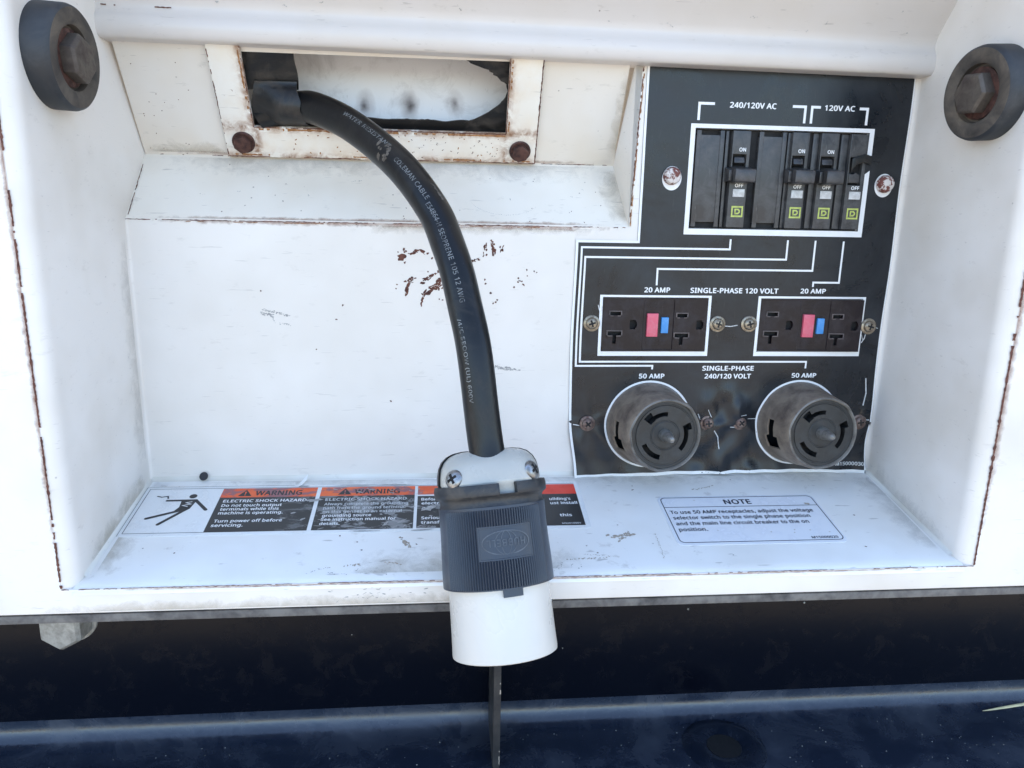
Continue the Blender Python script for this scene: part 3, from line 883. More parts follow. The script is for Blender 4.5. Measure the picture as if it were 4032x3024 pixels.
# ------------------------------------------------------------------ torn rubber sheet behind the plate
RF = thing('rubber_flap', 'torn black rubber sheet hanging behind the cover plate opening', 'rubber sheet', by(-190, 16, -3))
def wav(u, t, o):
    return by(u, t, o + 1.6 * mnoise.noise((u * .05, t * .06, 1.0)) + 0.6 * mnoise.noise((u * .2, t * .2, 5.0)))
def sheet(poly_l, poly_r, ts, o, mb, th=1.4):
    """strip between two edge functions, as a thin closed sheet"""
    n = 10
    g_ = []
    for t in ts:
        a, b = poly_l(t), poly_r(t)
        g_.append([(a + (b - a) * i / n, t) for i in range(n + 1)])
    vs = [wav(u, t, o) for row in g_ for u, t in row] + [wav(u, t, o - th) for row in g_ for u, t in row]
    N = len(ts) * (n + 1)
    fs = []
    for j in range(len(ts) - 1):
        for i in range(n):
            q = j * (n + 1) + i
            fs.append((q, q + 1, q + n + 2, q + n + 1))
            fs.append((N + q, N + q + n + 1, N + q + n + 2, N + q + 1))
        for q in (j * (n + 1), j * (n + 1) + n):
            fs.append((q, q + n + 1, N + q + n + 1, N + q))
    for q0 in (0, (len(ts) - 1) * (n + 1)):
        for i in range(n):
            fs.append((q0 + i, q0 + i + 1, N + q0 + i + 1, N + q0 + i))
    mb.add(vs, fs)
def ts_(a, b, n):
    return [a + (b - a) * i / n for i in range(n + 1)]
r1 = MB()
sheet(lambda t: -210 + (3.2 if 44 < t < 49 else 0) * 0, lambda t: -176.6 + 0.5 * math.sin(t * .3), ts_(40, 70, 16), -3.2, r1)
r1.build('hanging_strip', 'flap', RF, smooth=50)
r2 = MB()
def boot(u, t, o):
    w = math.sin(math.pi * min(1, max(0, (t - 19.5) / 25.0))) ** 0.75 * (0.30 + 0.70 * smst(-204, -184, u))
    return by(u, t, o - 1.6 + 11.0 * w + 0.7 * mnoise.noise((u * .12, t * .15, 5.0)) + 1.0 * smst(-177, -173, u) * w)
_w = wav
wav = boot
sheet(lambda t: -207 + 0.25 * (t - 18), lambda t: -171.8 - 0.22 * (t - 22) + 0.8 * math.sin(t * .7), ts_(17, 45.5, 24), -0.4, r2, 1.6)
wav = _w
r2.build('cable_wrap', 'flap', RF, smooth=50)
def right_edge(t):
    pts = [(17, -84), (24.2, -82), (26, -76), (30, -68.6), (35, -62.5), (40, -58.8), (44, -57.6), (48, -58.9), (52, -64.5), (56, -69.7), (59.5, -79.8), (64.6, -86), (70, -96)]
    for (t0, x0), (t1, x1) in zip(pts, pts[1:]):
        if t0 <= t <= t1:
            return x0 + (x1 - x0) * (t - t0) / (t1 - t0) + (1.8 * mnoise.noise((t * 1.1, 3, 3)) if t > 46 else 0.3 * mnoise.noise((t * 1.3, 3, 3)))
    return -57
r3 = MB()
sheet(lambda t: min(right_edge(t), -56), lambda t: -51.5, ts_(17, 70, 60), -3.0, r3, 1.2)
r3.build('torn_edge_sheet', 'flap', RF, smooth=50)
r4 = MB()
xs = ts_(-182, -78, 60)
top = [24.4 + 1.1 * mnoise.noise((x * .09, 2, 8)) + 0.5 * mnoise.noise((x * .6, 4, 8)) for x in xs]
vsb = [by(x, 16, -3.4) for x in xs] + [by(x, t, -3.6) for x, t in zip(xs, top)] + [by(x, 16, -4.8) for x in xs] + [by(x, t, -4.8) for x, t in zip(xs, top)]
n = len(xs)
r4.add(vsb, [q for i in range(n - 1) for q in ((i, i + 1, n + i + 1, n + i), (2 * n + i, 3 * n + i, 3 * n + i + 1, 2 * n + i + 1), (n + i, n + i + 1, 3 * n + i + 1, 3 * n + i))])
r4.build('bottom_strip', 'flap', RF, smooth=50)

# ------------------------------------------------------------------ rubber bumpers on the side walls
def hexbolt(mb, o, ax, r, h, rot=0.2):
    ax = Vector(ax).normalized()
    e1 = Vector((0, 0, 1))
    e2 = ax.cross(e1)
    o = Vector(o)
    pr_ = [(r, 0), (r, h * 0.8), (r * 0.86, h)]
    vs, fs = [], []
    for rr, hh in pr_:
        for i in range(6):
            a = rot + math.pi / 3 * i
            vs.append(o + ax * hh + (e1 * math.cos(a) + e2 * math.sin(a)) * rr)
    for j in range(2):
        for i in range(6):
            fs.append((j * 6 + i, j * 6 + (i + 1) % 6, j * 6 + 6 + (i + 1) % 6, j * 6 + 6 + i))
    fs.append(tuple(range(12, 18)))
    mb.add(vs, fs)
def bumper(x, y, z, sgn, label, tilt, r, th, rot):
    ax = Vector((sgn, tilt, -0.06)).normalized()
    B = thing('rubber_bumper', label, 'bumper', (x, y, z), 'rubber bumpers on the recess side walls')
    b = MB()
    b.lathe([(r * 0.97, -3), (r, 0.5), (r, th - 2.5), (r * .975, th - 0.9), (r * .93, th)], (x, y, z), ax, 64, cap1=False)
    b.build('pad', 'rubber', B, smooth=40)
    b = MB()
    b.lathe([(r * .93, th), (r * .72, th + 0.4), (r * .62, th - 0.6), (r * .60, th - 3.5), (r * .3, th - 3.6)], (x, y, z), ax, 64, cap0=False)
    b.build('pad_face', 'rubber_face', B, smooth=30)
    b = MB()
    o = Vector((x, y, z)) + ax * (th - 3.6)
    b.lathe([(r * .55, 0), (r * .55, 1.2), (r * .5, 1.6)], o, ax, 40)
    b.build('washer', 'rusty_bolt', B)
    b = MB()
    hexbolt(b, o + ax * 1.5, ax, r * .47, 6.5, rot)
    b.build('bolt_head', 'bolt_dirty', B, smooth=25, bevel=0.5)
bumper(XL - 7.5, -66.0, 113.8, 1, 'black rubber bumper with sunken bolt on the recess left wall', -0.06, 22.8, 19.5, 0.2)
bumper(XR + 6.5, -66.5, 112.6, -1, 'black rubber bumper with hex bolt on the recess right wall', -0.10, 23.0, 18.5, 0.45)

# ------------------------------------------------------------------ black control label film
def lift(u, v):
    w = smst(-50, -92, v)
    y = 0.35 + w * (0.75 + 0.65 * math.sin(u * .12 + v * .05) * math.sin(v * .11 - u * .035) + 0.45 * math.sin(u * .31 + v * .21))
    mid = math.exp(-((u - 84) / 17.0) ** 2) * smst(-52, -70, v)
    y += mid * (1.6 + 1.2 * math.sin(u * .30 + v * .10) + 0.8 * math.sin(u * .22 - v * .26))
    y += 1.6 * smst(-104, -117, v) + 1.3 * smst(2, -16, u) * smst(-75, -112, v)
    y += 1.0 * smst(172, 183, u) * smst(-40, -110, v)
    y += 0.25 * max(0, math.sin(u * .06 + v * .09)) * smst(60, 30, u)
    for sx, sz, ph in ((73.2, -81, 0.4), (94.6, -81, 1.3), (-4.9, -81, 2.0), (174.6, -81, 0.2)):
        dx, dz = u - sx, v - sz
        r2 = dx * dx + dz * dz
        y += 0.9 * math.exp(-r2 / 330.0) * min(1, r2 / 25.0) * (1 - abs(math.sin(2.5 * math.atan2(dz, dx) + ph))) ** 1.5
    return max(0.3, y)
def shift(u, v):
    """the free edges of the film wander a little"""
    if u < 4:
        u += smst(4, -16, u) * (0.5 * math.sin(v * .05) + 4.6 * smst(-80, -117, v))
    if u > 168:
        u += smst(168, 183, u) * (0.35 * math.sin(v * .07) + 0.9 * smst(-90, -116, v) - 0.9 * smst(-70, -90, v))
    if v < -105:
        v += -0.8 * smst(-105, -117, v) * math.cos(u * .03) - 1.0 * smst(60, -16, u) * smst(-105, -117, v)
    return u, v
def fm(u, v, o=0.0):
    u2, v2 = shift(u, v)
    return (u2, -lift(u, v) - o, v2)
CL = thing('control_label', 'large black control panel label with white lettering and circuit lines', 'panel label', (84, 0, -116))
holes = [BRK] + GF + [(35.2, 42.8, 63.8, 77.0), (167.2, 174.8, 62.8, 75.4)]
us = sorted(set([-17, 17.2, 20.8, 182.6] + [e for q in holes for e in q[:2]] + [x for x in ts_(-17, 182.6, 100)]))
vs = sorted(set([-115.2, 32.7, 136] + [e for q in holes for e in q[2:]] + [x for x in ts_(-115.2, 136, 126)]))
def film_solid(u, v):
    if u < 20.8 and v > 32.7:
        return False
    for i, (a, b, c, d) in enumerate(holes):
        if i < 3 and a < u < b and c < v < d:
            return False
    return True
f = MB()
f.cells(us, vs, film_solid, fm, 0.0, -0.25)
f.build('film', 'film', CL, smooth=60)

P = 0.10
def part_print(fn_body, name='printed_line', mat='print'):
    mb = MB()
    fn_body(mb)
    return mb.build(name, mat, CL, smooth=0)
# white borders along the free edges
part_print(lambda m: (line(m, [(-16.2, -115), (-16.2, 32.0), (20.9, 32.0)], 1.5, fm, P), line(m, [(21.6, 31.3), (21.6, 134)], 1.4, fm, P)), 'white_border')
part_print(lambda m: line(m, [(-15.5, -114.2), (182.0, -114.2)], 2.0, fm, P), 'white_border')
part_print(lambda m: line(m, [(182.1, -113.2), (182.1, 134)], 0.8, fm, P), 'white_border')
# circuit lines
W_ = 1.15
part_print(lambda m: line(m, [(78.4, 34.4), (78.4, 28.4), (-13.2, 28.4), (-13.2, -43.9), (34.9, -43.9), (34.9, -46.2)], W_, fm, P))
part_print(lambda m: line(m, [(114.5, 34.4), (114.5, 22.7), (-10.8, 22.7), (-10.8, -41.3), (134.7, -41.3), (134.7, -45.6)], W_, fm, P))
part_print(lambda m: line(m, [(132.1, 34.4), (132.1, 16.1), (34.3, 16.1), (34.3, 6.2)], W_, fm, P))
part_print(lambda m: line(m, [(150.2, 34.2), (150.2, 8.9), (133.6, 8.9), (133.6, 6.2)], W_, fm, P))
# brackets over the breakers
part_print(lambda m: line(m, [(52.9, 102.2), (52.9, 111.5), (62.0, 111.5)], 1.5, fm, P))
part_print(lambda m: line(m, [(109.0, 111.4), (116.9, 111.4), (116.9, 102.2)], 1.5, fm, P))
part_print(lambda m: line(m, [(121.0, 102.2), (121.0, 111.4), (126.2, 111.4)], 1.5, fm, P))
part_print(lambda m: line(m, [(150.2, 111.3), (155.2, 111.3), (155.2, 102.2)], 1.5, fm, P))
# frames round the cut-outs
def frame_b(m):
    rect(m, 48.8, 161.2, 98.0, 100.3, fm, P)
    rect(m, 48.8, 161.2, 36.9, 40.4, fm, P)
    rect(m, 48.8, 51.6, 40.4, 98.0, fm, P)
    rect(m, 158.3, 161.2, 85.0, 98.0, fm, P)
    m.flat([(158.3, 40.4), (161.2, 40.4), (161.2, 76.4), (158.3, 74.2)], fm, P)
part_print(frame_b, 'breaker_frame')
for k, (a, b, c, d) in enumerate(GF):
    def frame_g(m, a=a, b=b, c=c, d=d, k=k):
        rect(m, a - 1.9, b + 1.9, d + 0.15, d + 1.45, fm, P)
        rect(m, a - 1.9, b + 1.9, c - 3.0, c - 0.2, fm, P)
        rect(m, a - 1.9, a - 0.1, c - 0.2, d + 0.15, fm, P)
        rect(m, b + 0.1, b + 1.9, c - 0.2, d + 0.15, fm, P)
    part_print(frame_g, 'receptacle_frame')
for cx, cz, r in ((34.3, -81.6, 27.6), (132.9, -81.4, 27.6)):
    def ring(m, cx=cx, cz=cz, r=r):
        pts = [(cx + r * math.cos(a), cz + r * math.sin(a)) for a in [2 * math.pi * i / 72 for i in range(73)]]
        line(m, pts, 1.3, fm, P, 10)
    part_print(ring, 'printed_ring')
for x, z in ((39.3, 69.2), (171.2, 67.9)):
    def disc(m, x=x, z=z):
        m.flat([(x + 5.9 * math.cos(2 * math.pi * i / 36), z + 6.9 * math.sin(2 * math.pi * i / 36)) for i in range(36)], fm, P + 0.12)
    part_print(disc, 'slot_hole_liner')
# lettering
for body, u0, u1, v0, h, mt in [
        ('240/120V AC', 71.0, 99.2, 109.7, 3.2, 'print'), ('120V AC', 128.6, 147.4, 109.8, 3.1, 'print'),
        ('20 AMP', 26.8, 43.0, 2.0, 3.1, 'print'), ('SINGLE-PHASE 120 VOLT', 55.7, 111.7, 1.9, 3.2, 'print'),
        ('20 AMP', 125.9, 142.4, 2.2, 3.0, 'print'), ('50 AMP', 26.7, 43.1, -51.9, 3.1, 'print'),
        ('SINGLE-PHASE', 67.1, 100.7, -46.9, 3.1, 'print'), ('240/120 VOLT', 69.0, 99.3, -52.0, 3.1, 'print'),
        ('50 AMP', 126.1, 142.5, -51.5, 3.0, 'print'), ('M15000030', 161.4, 181.6, -110.4, 2.3, 'print_dim')]:
    m = MB()
    text(m, body, u0, u1, v0, h, fm, P + 0.02, 0.034)
    m.build('lettering', mt, CL, smooth=0)
# pale stress cracks round the screws
for pts, w in [([(79, -18.6), (83, -18.9), (87.5, -18.1)], 0.8), ([(-1.2, -6), (-0.2, -9.5)], .7), ([(1.2, -7), (1.2, -10)], .5), ([(169.5, -24), (170.5, -27)], .6), ([(172, -23.5), (171.6, -26), (169.8, -29)], .9), ([(176.5, -18.5), (180, -19.6)], .8), ([(77, -85.5), (80, -90), (81.4, -98)], .9), ([(72.5, -72), (75, -77)], .6), ([(66.4, -75), (68.4, -79)], .9), ([(88, -83.8), (92.5, -84)], .8), ([(99, -78.2), (105.4, -78.6)], .6), ([(94, -76), (98, -75.6)], .6), ([(-14.4, -81.5), (-9, -82.6)], .9), ([(177, -79.4), (181.4, -79.6)], .7), ([(176, -52), (177.2, -62), (175.8, -70)], 1.1)]:
    m = MB()
    line(m, pts, w * 0.65, fm, P, 1.5)
    m.build('stress_crack', 'print_dim', CL, smooth=0)

# ------------------------------------------------------------------ circuit breakers
def breaker(x0, poles, label, hx0, hx1, toggle=True):
    w = 33.4 if poles == 2 else 16.4
    B = thing('circuit_breaker', label, 'circuit breaker', (x0 + w / 2, 6, 69), 'circuit breakers in a row')
    z0, z1 = 41.2, 97.3
    b = MB()
    b.box(x0, x0 + w, 3.2, 14, z0, z1)
    if poles == 2:
        # wide flat pole half with two shallow steps and end notches
        b.box(x0 + 0.8, x0 + 16.8, 0.7, 3.3, z0 + 3.2, z1 - 3.0)
        b.box(x0 + 0.8, x0 + 3.6, 0.4, 1.0, z0 + 0.4, z1 - 0.4)
        b.box(x0 + 15.0, x0 + 17.6, 0.3, 3.2, z0 + 0.4, z1 - 0.4)
        b.box(x0 + 18.8, x0 + 20.6, 1.2, 3.2, z0 + 0.4, z1 - 0.4)
    else:
        b.box(x0 + 1.2, hx0 - 1.2, 1.8, 3.2, z0 + 0.4, z1 - 0.4)
    b.build('case', 'breaker', B, bevel=0.35)
    # raised handle block with the toggle slot cut out
    hb_ = MB()
    sx0, sx1 = hx0 - 0.6, hx1 - 1.9
    hb_.cells([hx0 - 1.0, sx0 + 0.4, sx1, hx1], [z0 + 0.3, 67.6, 83.8, z1 - 0.3], lambda u, v: not (sx0 + .4 < u < sx1 and 67.6 < v < 83.8), bk, 1.2, -3.4)
    hb_.build('handle_block', 'breaker', B, bevel=0.3)
    v_ = MB()
    v_.box(sx0 + 0.6, sx1, 2.4, 3.1, 67.7, 83.7)
    v_.build('toggle_slot', 'black', B, smooth=0)
    if toggle:
        t = MB()
        r_x = hx1 + (1.2 if poles == 2 else 0.6)
        l_x = hx0 - (3.6 if poles == 2 else 2.2)
        prof = [(2.0, 77.5), (-4.0, 75.9), (-10.2, 75.2), (-10.8, 74.2), (-10.4, 68.4), (-9.6, 67.6), (-4.0, 67.4), (2.0, 68.0)]
        def tg(u, v, o):
            return (o, u, v)
        t.prism(prof, tg, l_x + 2.2, r_x)
        t.build('toggle', 'toggle', B, bevel=0.5)
        t = MB()
        t.prism([(2.0, 76.5), (-3.0, 75.4), (-6.0, 74.6), (-6.0, 68.6), (-3.0, 67.9), (2, 68.2)], tg, l_x, l_x + 2.1)
        t.build('toggle_tie', 'toggle', B, bevel=0.4)
        t = MB()
        t.prism([(2.2, 83.0), (-0.6, 82.0), (-1.6, 79.0), (1.6, 77.8)], tg, sx0 + 1.4, sx1 - 0.8)
        t.build('toggle_root', 'toggle', B, bevel=0.3)
    else:
        # broken toggle: jagged stump and debris
        t = MB()
        t.prism([(sx0 + 1, 69), (sx1 - .5, 69), (sx1 - .5, 73.5), (sx1 - 3, 75), (sx0 + 3, 73.8), (sx0 + 1, 74.6)], bk, -2.4, 0.4)
        t.build('broken_toggle', 'toggle', B, bevel=0.3)
        t = MB()
        t.prism([(sx0 + .8, 75.6), (sx0 + 4.2, 79.5), (sx0 + 8.4, 81.0), (hx1 + 2.6, 79.6), (hx1 + 3.2, 84.4), (sx0 + 9, 85.8), (sx0 + 4, 84.2), (sx0 + 1, 83.0)], bk, 1.3, 2.6)
        t.build('torn_tape', 'flap', B, bevel=0.3)
    cx = (hx0 + hx1) / 2 + 0.1
    wnd = MB()
    wnd.box(cx - 3.6, cx + 3.6, -1.75, -1.0, 59.3, 63.9)
    wnd.build('trip_window', 'window', B, bevel=0.3)
    e = MB()
    o_ = 1.35
    for a, b2, c, d in ((cx - 3.6, cx + 3.6, 47.6, 48.6), (cx - 3.6, cx + 3.6, 53.1, 54.1), (cx - 3.6, cx - 2.7, 48.6, 53.1), (cx + 2.7, cx + 3.6, 48.6, 53.1)):
        e.flat([(a, c), (b2, c), (b2, d), (a, d)], bk, o_)
    line(e, [(cx - 1.2, 49.7), (cx - 1.2, 52.1), (cx + 0.6, 52.1), (cx + 1.4, 51.3), (cx + 1.4, 50.5), (cx + 0.6, 49.7), (cx - 1.6, 49.7)], 0.85, bk, o_)
    e.build('square_emblem', 'emblem', B, smooth=0)
    m = MB()
    text(m, 'OFF', cx - 2.6, cx + 2.5, 65.0, 2.1, bk, o_, 0.03)
    m.build('lettering', 'print', B, smooth=0)
    if toggle:
        m = MB()
        text(m, 'ON', cx - 1.8, cx + 2.3, 85.4, 2.2, bk, o_, 0.03)
        m.build('lettering', 'print', B, smooth=0)
breaker(52.2, 2, 'leftmost black double-pole circuit breaker in the white-framed row', 75.4, 85.2)
breaker(90.2, 2, 'second black double-pole circuit breaker from the left of the row', 111.8, 121.2)
breaker(123.6, 1, 'single-pole black circuit breaker with intact toggle, third in the row', 129.6, 139.6)
breaker(141.2, 1, 'rightmost black circuit breaker with its toggle broken off', 148.0, 157.6, False)

# ------------------------------------------------------------------ screws
def screw(parent, x, y, z, mat, r=4.4, washer=True, ax=(0, -1, 0), up=(0, 0, 1), rot=0.4, name='screw'):
    ax = Vector(ax).normalized()
    o = Vector((x, y, z))
    s_ = MB()
    if washer:
        s_.lathe([(r * 1.12, -0.6), (r * 1.12, 0.5), (r * 1.02, 0.8)], o, ax, 28, up)
        o = o + ax * 0.7
        r *= 0.82
    s_.lathe([(r, -0.5), (r, 0.6), (r * .92, 1.3), (r * .7, 1.9), (r * .35, 2.2), (0.02, 2.25)], o, ax, 28, up)
    so = s_.build(name, mat, parent, smooth=40)
    e1 = Vector(up) - ax * ax.dot(Vector(up))
    e1.normalize()
    e2 = ax.cross(e1)
    c = MB()
    for k in range(2):
        a = rot + k * math.pi / 2
        d1 = e1 * math.cos(a) + e2 * math.sin(a)
        d2 = ax.cross(d1)
        L, w = r * .56, r * .14
        vs = [o + ax * h + d1 * sx * L + d2 * sy * w for h in (1.0, 2.32 - 0.05 * k) for sx in (-1, 1) for sy in (-1, 1)]
        c.add(vs, [(0, 1, 3, 2), (4, 6, 7, 5), (0, 4, 5, 1), (2, 3, 7, 6), (0, 2, 6, 4), (1, 5, 7, 3)])
    c.build('cross_slot', 'black', so, smooth=0)
    return so

# ------------------------------------------------------------------ duplex receptacles
def duplex(x0, label, yaw, proud, screws):
    G = thing('duplex_receptacle', label, 'receptacle', (x0 + 33, 0, -18), 'brown duplex receptacles')
    cx = x0 + 33
    def gm(u, v, o=0.0):
        du = u - cx
        return (cx + du * math.cos(yaw), -(o + proud) - du * math.sin(yaw), v)
    a, b = x0 + 0.25, x0 + 65.6
    rects = [(x0 + 4.7, x0 + 11.3, -12.3, -10.0), (x0 + 3.6, x0 + 12.1, -24.7, -22.1), (x0 + 6.8, x0 + 9.0, -29.8, -24.7),
             (x0 + 46.6, x0 + 53.0, -13.3, -11.0), (x0 + 45.8, x0 + 54.4, -25.8, -23.3), (x0 + 48.9, x0 + 51.2, -30.4, -25.8)]
    for gx in (x0 + 17.0, x0 + 59.0):                        # ground holes, flat on one side
        for k in range(6):
            z_a = -15.1 - k * 0.95
            wd = 2.6 * math.sqrt(max(0, 1 - ((k - 2.5) / 3.2) ** 2))
            rects.append((gx + (0.2 if True else 0), gx + 2.2 + wd, z_a - 0.95, z_a))
    rects += [(x0 + 27.6, x0 + 34.9, -25.5, -10.7), (x0 + 36.7, x0 + 41.6, -23.3, -13.1)]
    us = sorted(set([a, b, x0 + 25.4, x0 + 25.75, x0 + 44.45, x0 + 44.8] + [round(e, 3) for q in rects for e in q[:2]]))
    vs = sorted(set([-34.3, -1.6] + [round(e, 3) for q in rects for e in q[2:]]))
    body = MB()
    body.cells(us, vs, lambda u, v: not any(p < u < q and r < v < s for p, q, r, s in rects), lambda u, v, o: gm(u, v, o - (0.6 if o > 0 and x0 + 25.7 < u < x0 + 44.5 else 0.0)), 0.6, -4.5)
    bo = body.build('face_plate', 'gfci', G, smooth=20)
    bx = MB()
    bx.box(a, b, -4.4, -2.2, -34.3, -1.6, lambda u, o, v: gm(u, v, o))
    bx.build('slot_depth', 'black', G, smooth=0)
    # raised collars round slots, module seams
    rs = MB()
    col = MB()
    for p, q, r, s in ((x0 + 4.7, x0 + 11.3, -12.3, -10.0), (x0 + 46.6, x0 + 53.0, -13.3, -11.0), (x0 + 3.6, x0 + 12.1, -24.7, -22.1), (x0 + 45.8, x0 + 54.4, -25.8, -23.3)):
        for a2, b2, c2, d2 in ((p - .7, q + .7, s, s + .6), (p - .7, p, r - .6, s), (q, q + .7, r - .6, s), (p - .7, (p + q) / 2 - 1.3, r - .6, r), ((p + q) / 2 + 1.3, q + .7, r - .6, r)):
            col.box(a2, b2, 0.5, 0.95, c2, d2, lambda u, o, v: gm(u, v, o))
    col.build('slot_collars', 'collar', G, smooth=0)['kind'] = 'stuff'
    rs.box(a, b, 0.55, 0.85, -34.3, -33.5, lambda u, o, v: gm(u, v, o))
    rs.box(a, b, 0.55, 0.85, -2.4, -1.6, lambda u, o, v: gm(u, v, o))
    rs.build('module_seam', 'gfci', G, bevel=0.1)
    for (p, q, r, s), hh, nm, mt in ((rects[-2], 1.6, 'test_button', 'red_btn'), (rects[-1], 1.3, 'reset_button', 'blue_btn')):
        t = MB()
        t.box(p + .2, q - .2, -3.5, hh, r + .2, s - .2, lambda u, o, v: gm(u, v, o))
        t.build(nm, mt, G, bevel=0.35)
    # faint moulded lettering beside the buttons
    em = MB()
    for yy, L in ((-5.0, 6), (-7.2, 5), (-28.5, 6), (-30.6, 5)):
        for i in range(L):
            em.box(x0 + 28 + i * 2.2, x0 + 29.2 + i * 2.2, -0.05, 0.2, yy - 0.5, yy + 0.5, lambda u, o, v: gm(u, v, o))
    em.build('moulded_marks', 'gfci', G, smooth=0)['kind'] = 'stuff'
    for i, (sx, sz) in enumerate(screws):
        screw(G, sx, -0.7, sz, 'brass', 4.5, True, (0.05 * (i * 2 - 1), -1, 0.05), rot=0.3 + i)
duplex(1.7, 'left dark brown duplex receptacle with red and blue buttons', 0.0, 0.4, [(-4.8, -17.3), (74.4, -17.3)])
duplex(101.6, 'right dark brown duplex receptacle with red and blue buttons, sitting askew', 0.045, 0.6, [(94.6, -17.2), (173.0, -18.3)])

# ------------------------------------------------------------------ round twist-lock receptacles
def locking(cx, cz, label, tilt, screws):
    Rr = thing('locking_receptacle', label, 'receptacle', (cx, 0, cz), 'round twist-lock receptacles')
    ax = Vector((tilt[0], -1, tilt[1])).normalized()
    e1 = Vector((1, 0, 0)) - ax * ax.x
    e1.normalize()
    e2 = Vector((0, 0, 1)) - ax * ax.z - e1 * e1.z
    e2.normalize()
    o = Vector((cx, 0, cz))
    def pol(a, r, h):
        return tuple(o + ax * h + (e1 * math.cos(a) + e2 * math.sin(a)) * r)
    LEN = 31.0
    prof = [(0, 26.9), (2.0, 26.7), (5, 26.2), (12, 25.2), (20, 24.0), (27, 23.0), (LEN, 22.4), (LEN + 1.0, 22.0), (LEN + 1.1, 21.2), (LEN - 2.0, 20.9)]
    def rad(h):
        for (h0, r0), (h1, r1) in zip(prof, prof[1:]):
            if h0 <= h <= h1:
                return r0 + (r1 - r0) * (h - h0) / (h1 - h0)
        return prof[-1][1]
    A = [math.radians(d) for d in range(0, 361, 4)]
    hs = [0, 2, 5, 9, 12, 16, 20, 24, 27, LEN, LEN + 1.0]
    def notch(a):
        k = 0
        for c in (172, 262, 48):
            dd = (math.degrees(a) - c + 180) % 360 - 180
            k += 0.55 * math.exp(-(dd / 9.0) ** 2)
        return k
    def sol(h, a):
        d = math.degrees(a)
        if 166 < d < 198 and 10.5 < h < 16.5:
            return False
        if 192 < d < 214 and 7.5 < h < 20:
            return False
        return True
    s_ = MB()
    s_.cells(hs + [10.5, 16.5, 7.5, 20], A, sol, lambda h, a, q: pol(a, rad(h) + (notch(a) if h > 24 else 0) + q, h), 0.0, -1.2)
    s_.build('metal_shell', 'shell', Rr, smooth=40)
    rim = MB()
    vs = []
    rp = [(LEN + 1.0, 22.0), (LEN + 1.5, 21.4), (LEN + 0.8, 20.7), (LEN - 1.5, 20.4)]
    for a in A[:-1]:
        vs += [pol(a, r + notch(a), h) for h, r in rp]
    n = len(A) - 1
    rim.add(vs, [(i * 4 + j, i * 4 + j + 1, ((i + 1) % n) * 4 + j + 1, ((i + 1) % n) * 4 + j) for i in range(n) for j in range(3)])
    rim.build('front_rim', 'shell_rim', Rr, smooth=50)
    # insulator face with three hooked arc slots
    slots = [(84, 134, 11.4, 14.0), (124, 144, 11.0, 16.8), (-43, 22, 12.0, 14.8), (11, 26, 12.0, 17.2), (203, 259, 12.4, 15.4)]
    As = sorted(set([math.radians(d) for d in range(-60, 301, 4)] + [math.radians(d) for q in slots for d in q[:2]]))
    rs_ = sorted(set([4.0, 8, 8.4, 8.9, 9.3, 17.9, 18.2, 18.8, 19.1, 20.6] + [r for q in slots for r in q[2:]]))
    def fs_(r, a):
        d = math.degrees(a)
        return not any(p < d < q and r0 < r < r1 for p, q, r0, r1 in slots)
    fc = MB()
    fc.cells(rs_, As, fs_, lambda r, a, h: pol(a, r, LEN - 1.0 + h - (0.5 if 18.1 < r < 18.9 else 0.0) - (0.35 if 8.3 < r < 9.0 else 0.0) - (0.25 if r > 19 else 0.0)), 0.9, -8)
    fc.add([pol(a, 4.0, LEN - 0.1) for a in As[:-1]], [tuple(range(len(As) - 1))])
    fc.build('insulator_face', 'face', Rr, smooth=25)
    dk = MB()
    dk.lathe([(20.5, LEN - 7.5), (20.5, LEN - 7.4)], o, ax, 40)
    dk.build('slot_depth', 'black', Rr, smooth=0)
    pn = MB()
    pn.lathe([(4.0, LEN - 0.5), (3.9, LEN + 1.0), (3.5, LEN + 4), (2.6, LEN + 8.5), (2.0, LEN + 11.0), (1.3, LEN + 12.0), (0.3, LEN + 12.3)], o, ax, 28)
    pn.build('center_pin', 'pin', Rr, smooth=50)
    for i, (sx, sz) in enumerate(screws):
        screw(Rr, sx, -1.4, sz, 'rusty_screw', 4.4, True, (0.04 * (1 - 2 * i), -1, 0.04), rot=0.7 + i)
locking(34.3, -81.6, 'left round twist-lock receptacle with corroded metal shell', (0.07, 0.06), [(-4.9, -80.8), (73.2, -81.0)])
locking(132.9, -81.4, 'right round twist-lock receptacle with corroded metal shell', (0.05, 0.07), [(94.6, -80.8), (174.6, -81.0)])

# ------------------------------------------------------------------ labels stuck on the recess floor
WL = thing('warning_label', 'long white, orange and black warning label with scraped middle on the recess floor', 'warning label', fl(-270, -58, 0))
def rrect(u0, u1, v0, v1, r, n=5):
    pts = []
    for cx, cy, a0 in ((u1 - r, v1 - r, 0), (u0 + r, v1 - r, 90), (u0 + r, v0 + r, 180), (u1 - r, v0 + r, 270)):
        for i in range(n + 1):
            a = math.radians(a0 + 90 * i / n)
            pts.append((cx + r * math.cos(a), cy + r * math.sin(a)))
    return pts
m = MB()
m.prism(rrect(-271.0, -11.0, -57.4, -8.6, 2.5), fl, 0.03, 0.22)
m.build('label_film', 'label_white', WL, smooth=0)
m = MB()
line(m, [(-268.9, -54.6), (-268.9, -10.8), (-14, -10.8)], 0.35, fl, 0.28)
line(m, [(-269.0, -54.6), (-226, -54.6)], 0.35, fl, 0.28)
line(m, [(-271.0, -57.0), (-271.0, -9), (-268.5, -8.6), (-180, -8.6)], 0.25, fl, 0.28)
m.build('border_line', 'ink', WL, smooth=0)
for a, b in ((-226.3, -170.9), (-168.6, -112.4), (-110.6, -40.0)):
    m = MB(); rect(m, a, b, -20.9, -11.4, fl, 0.27, 20)
    m.build('orange_band', 'orange', WL, smooth=0)
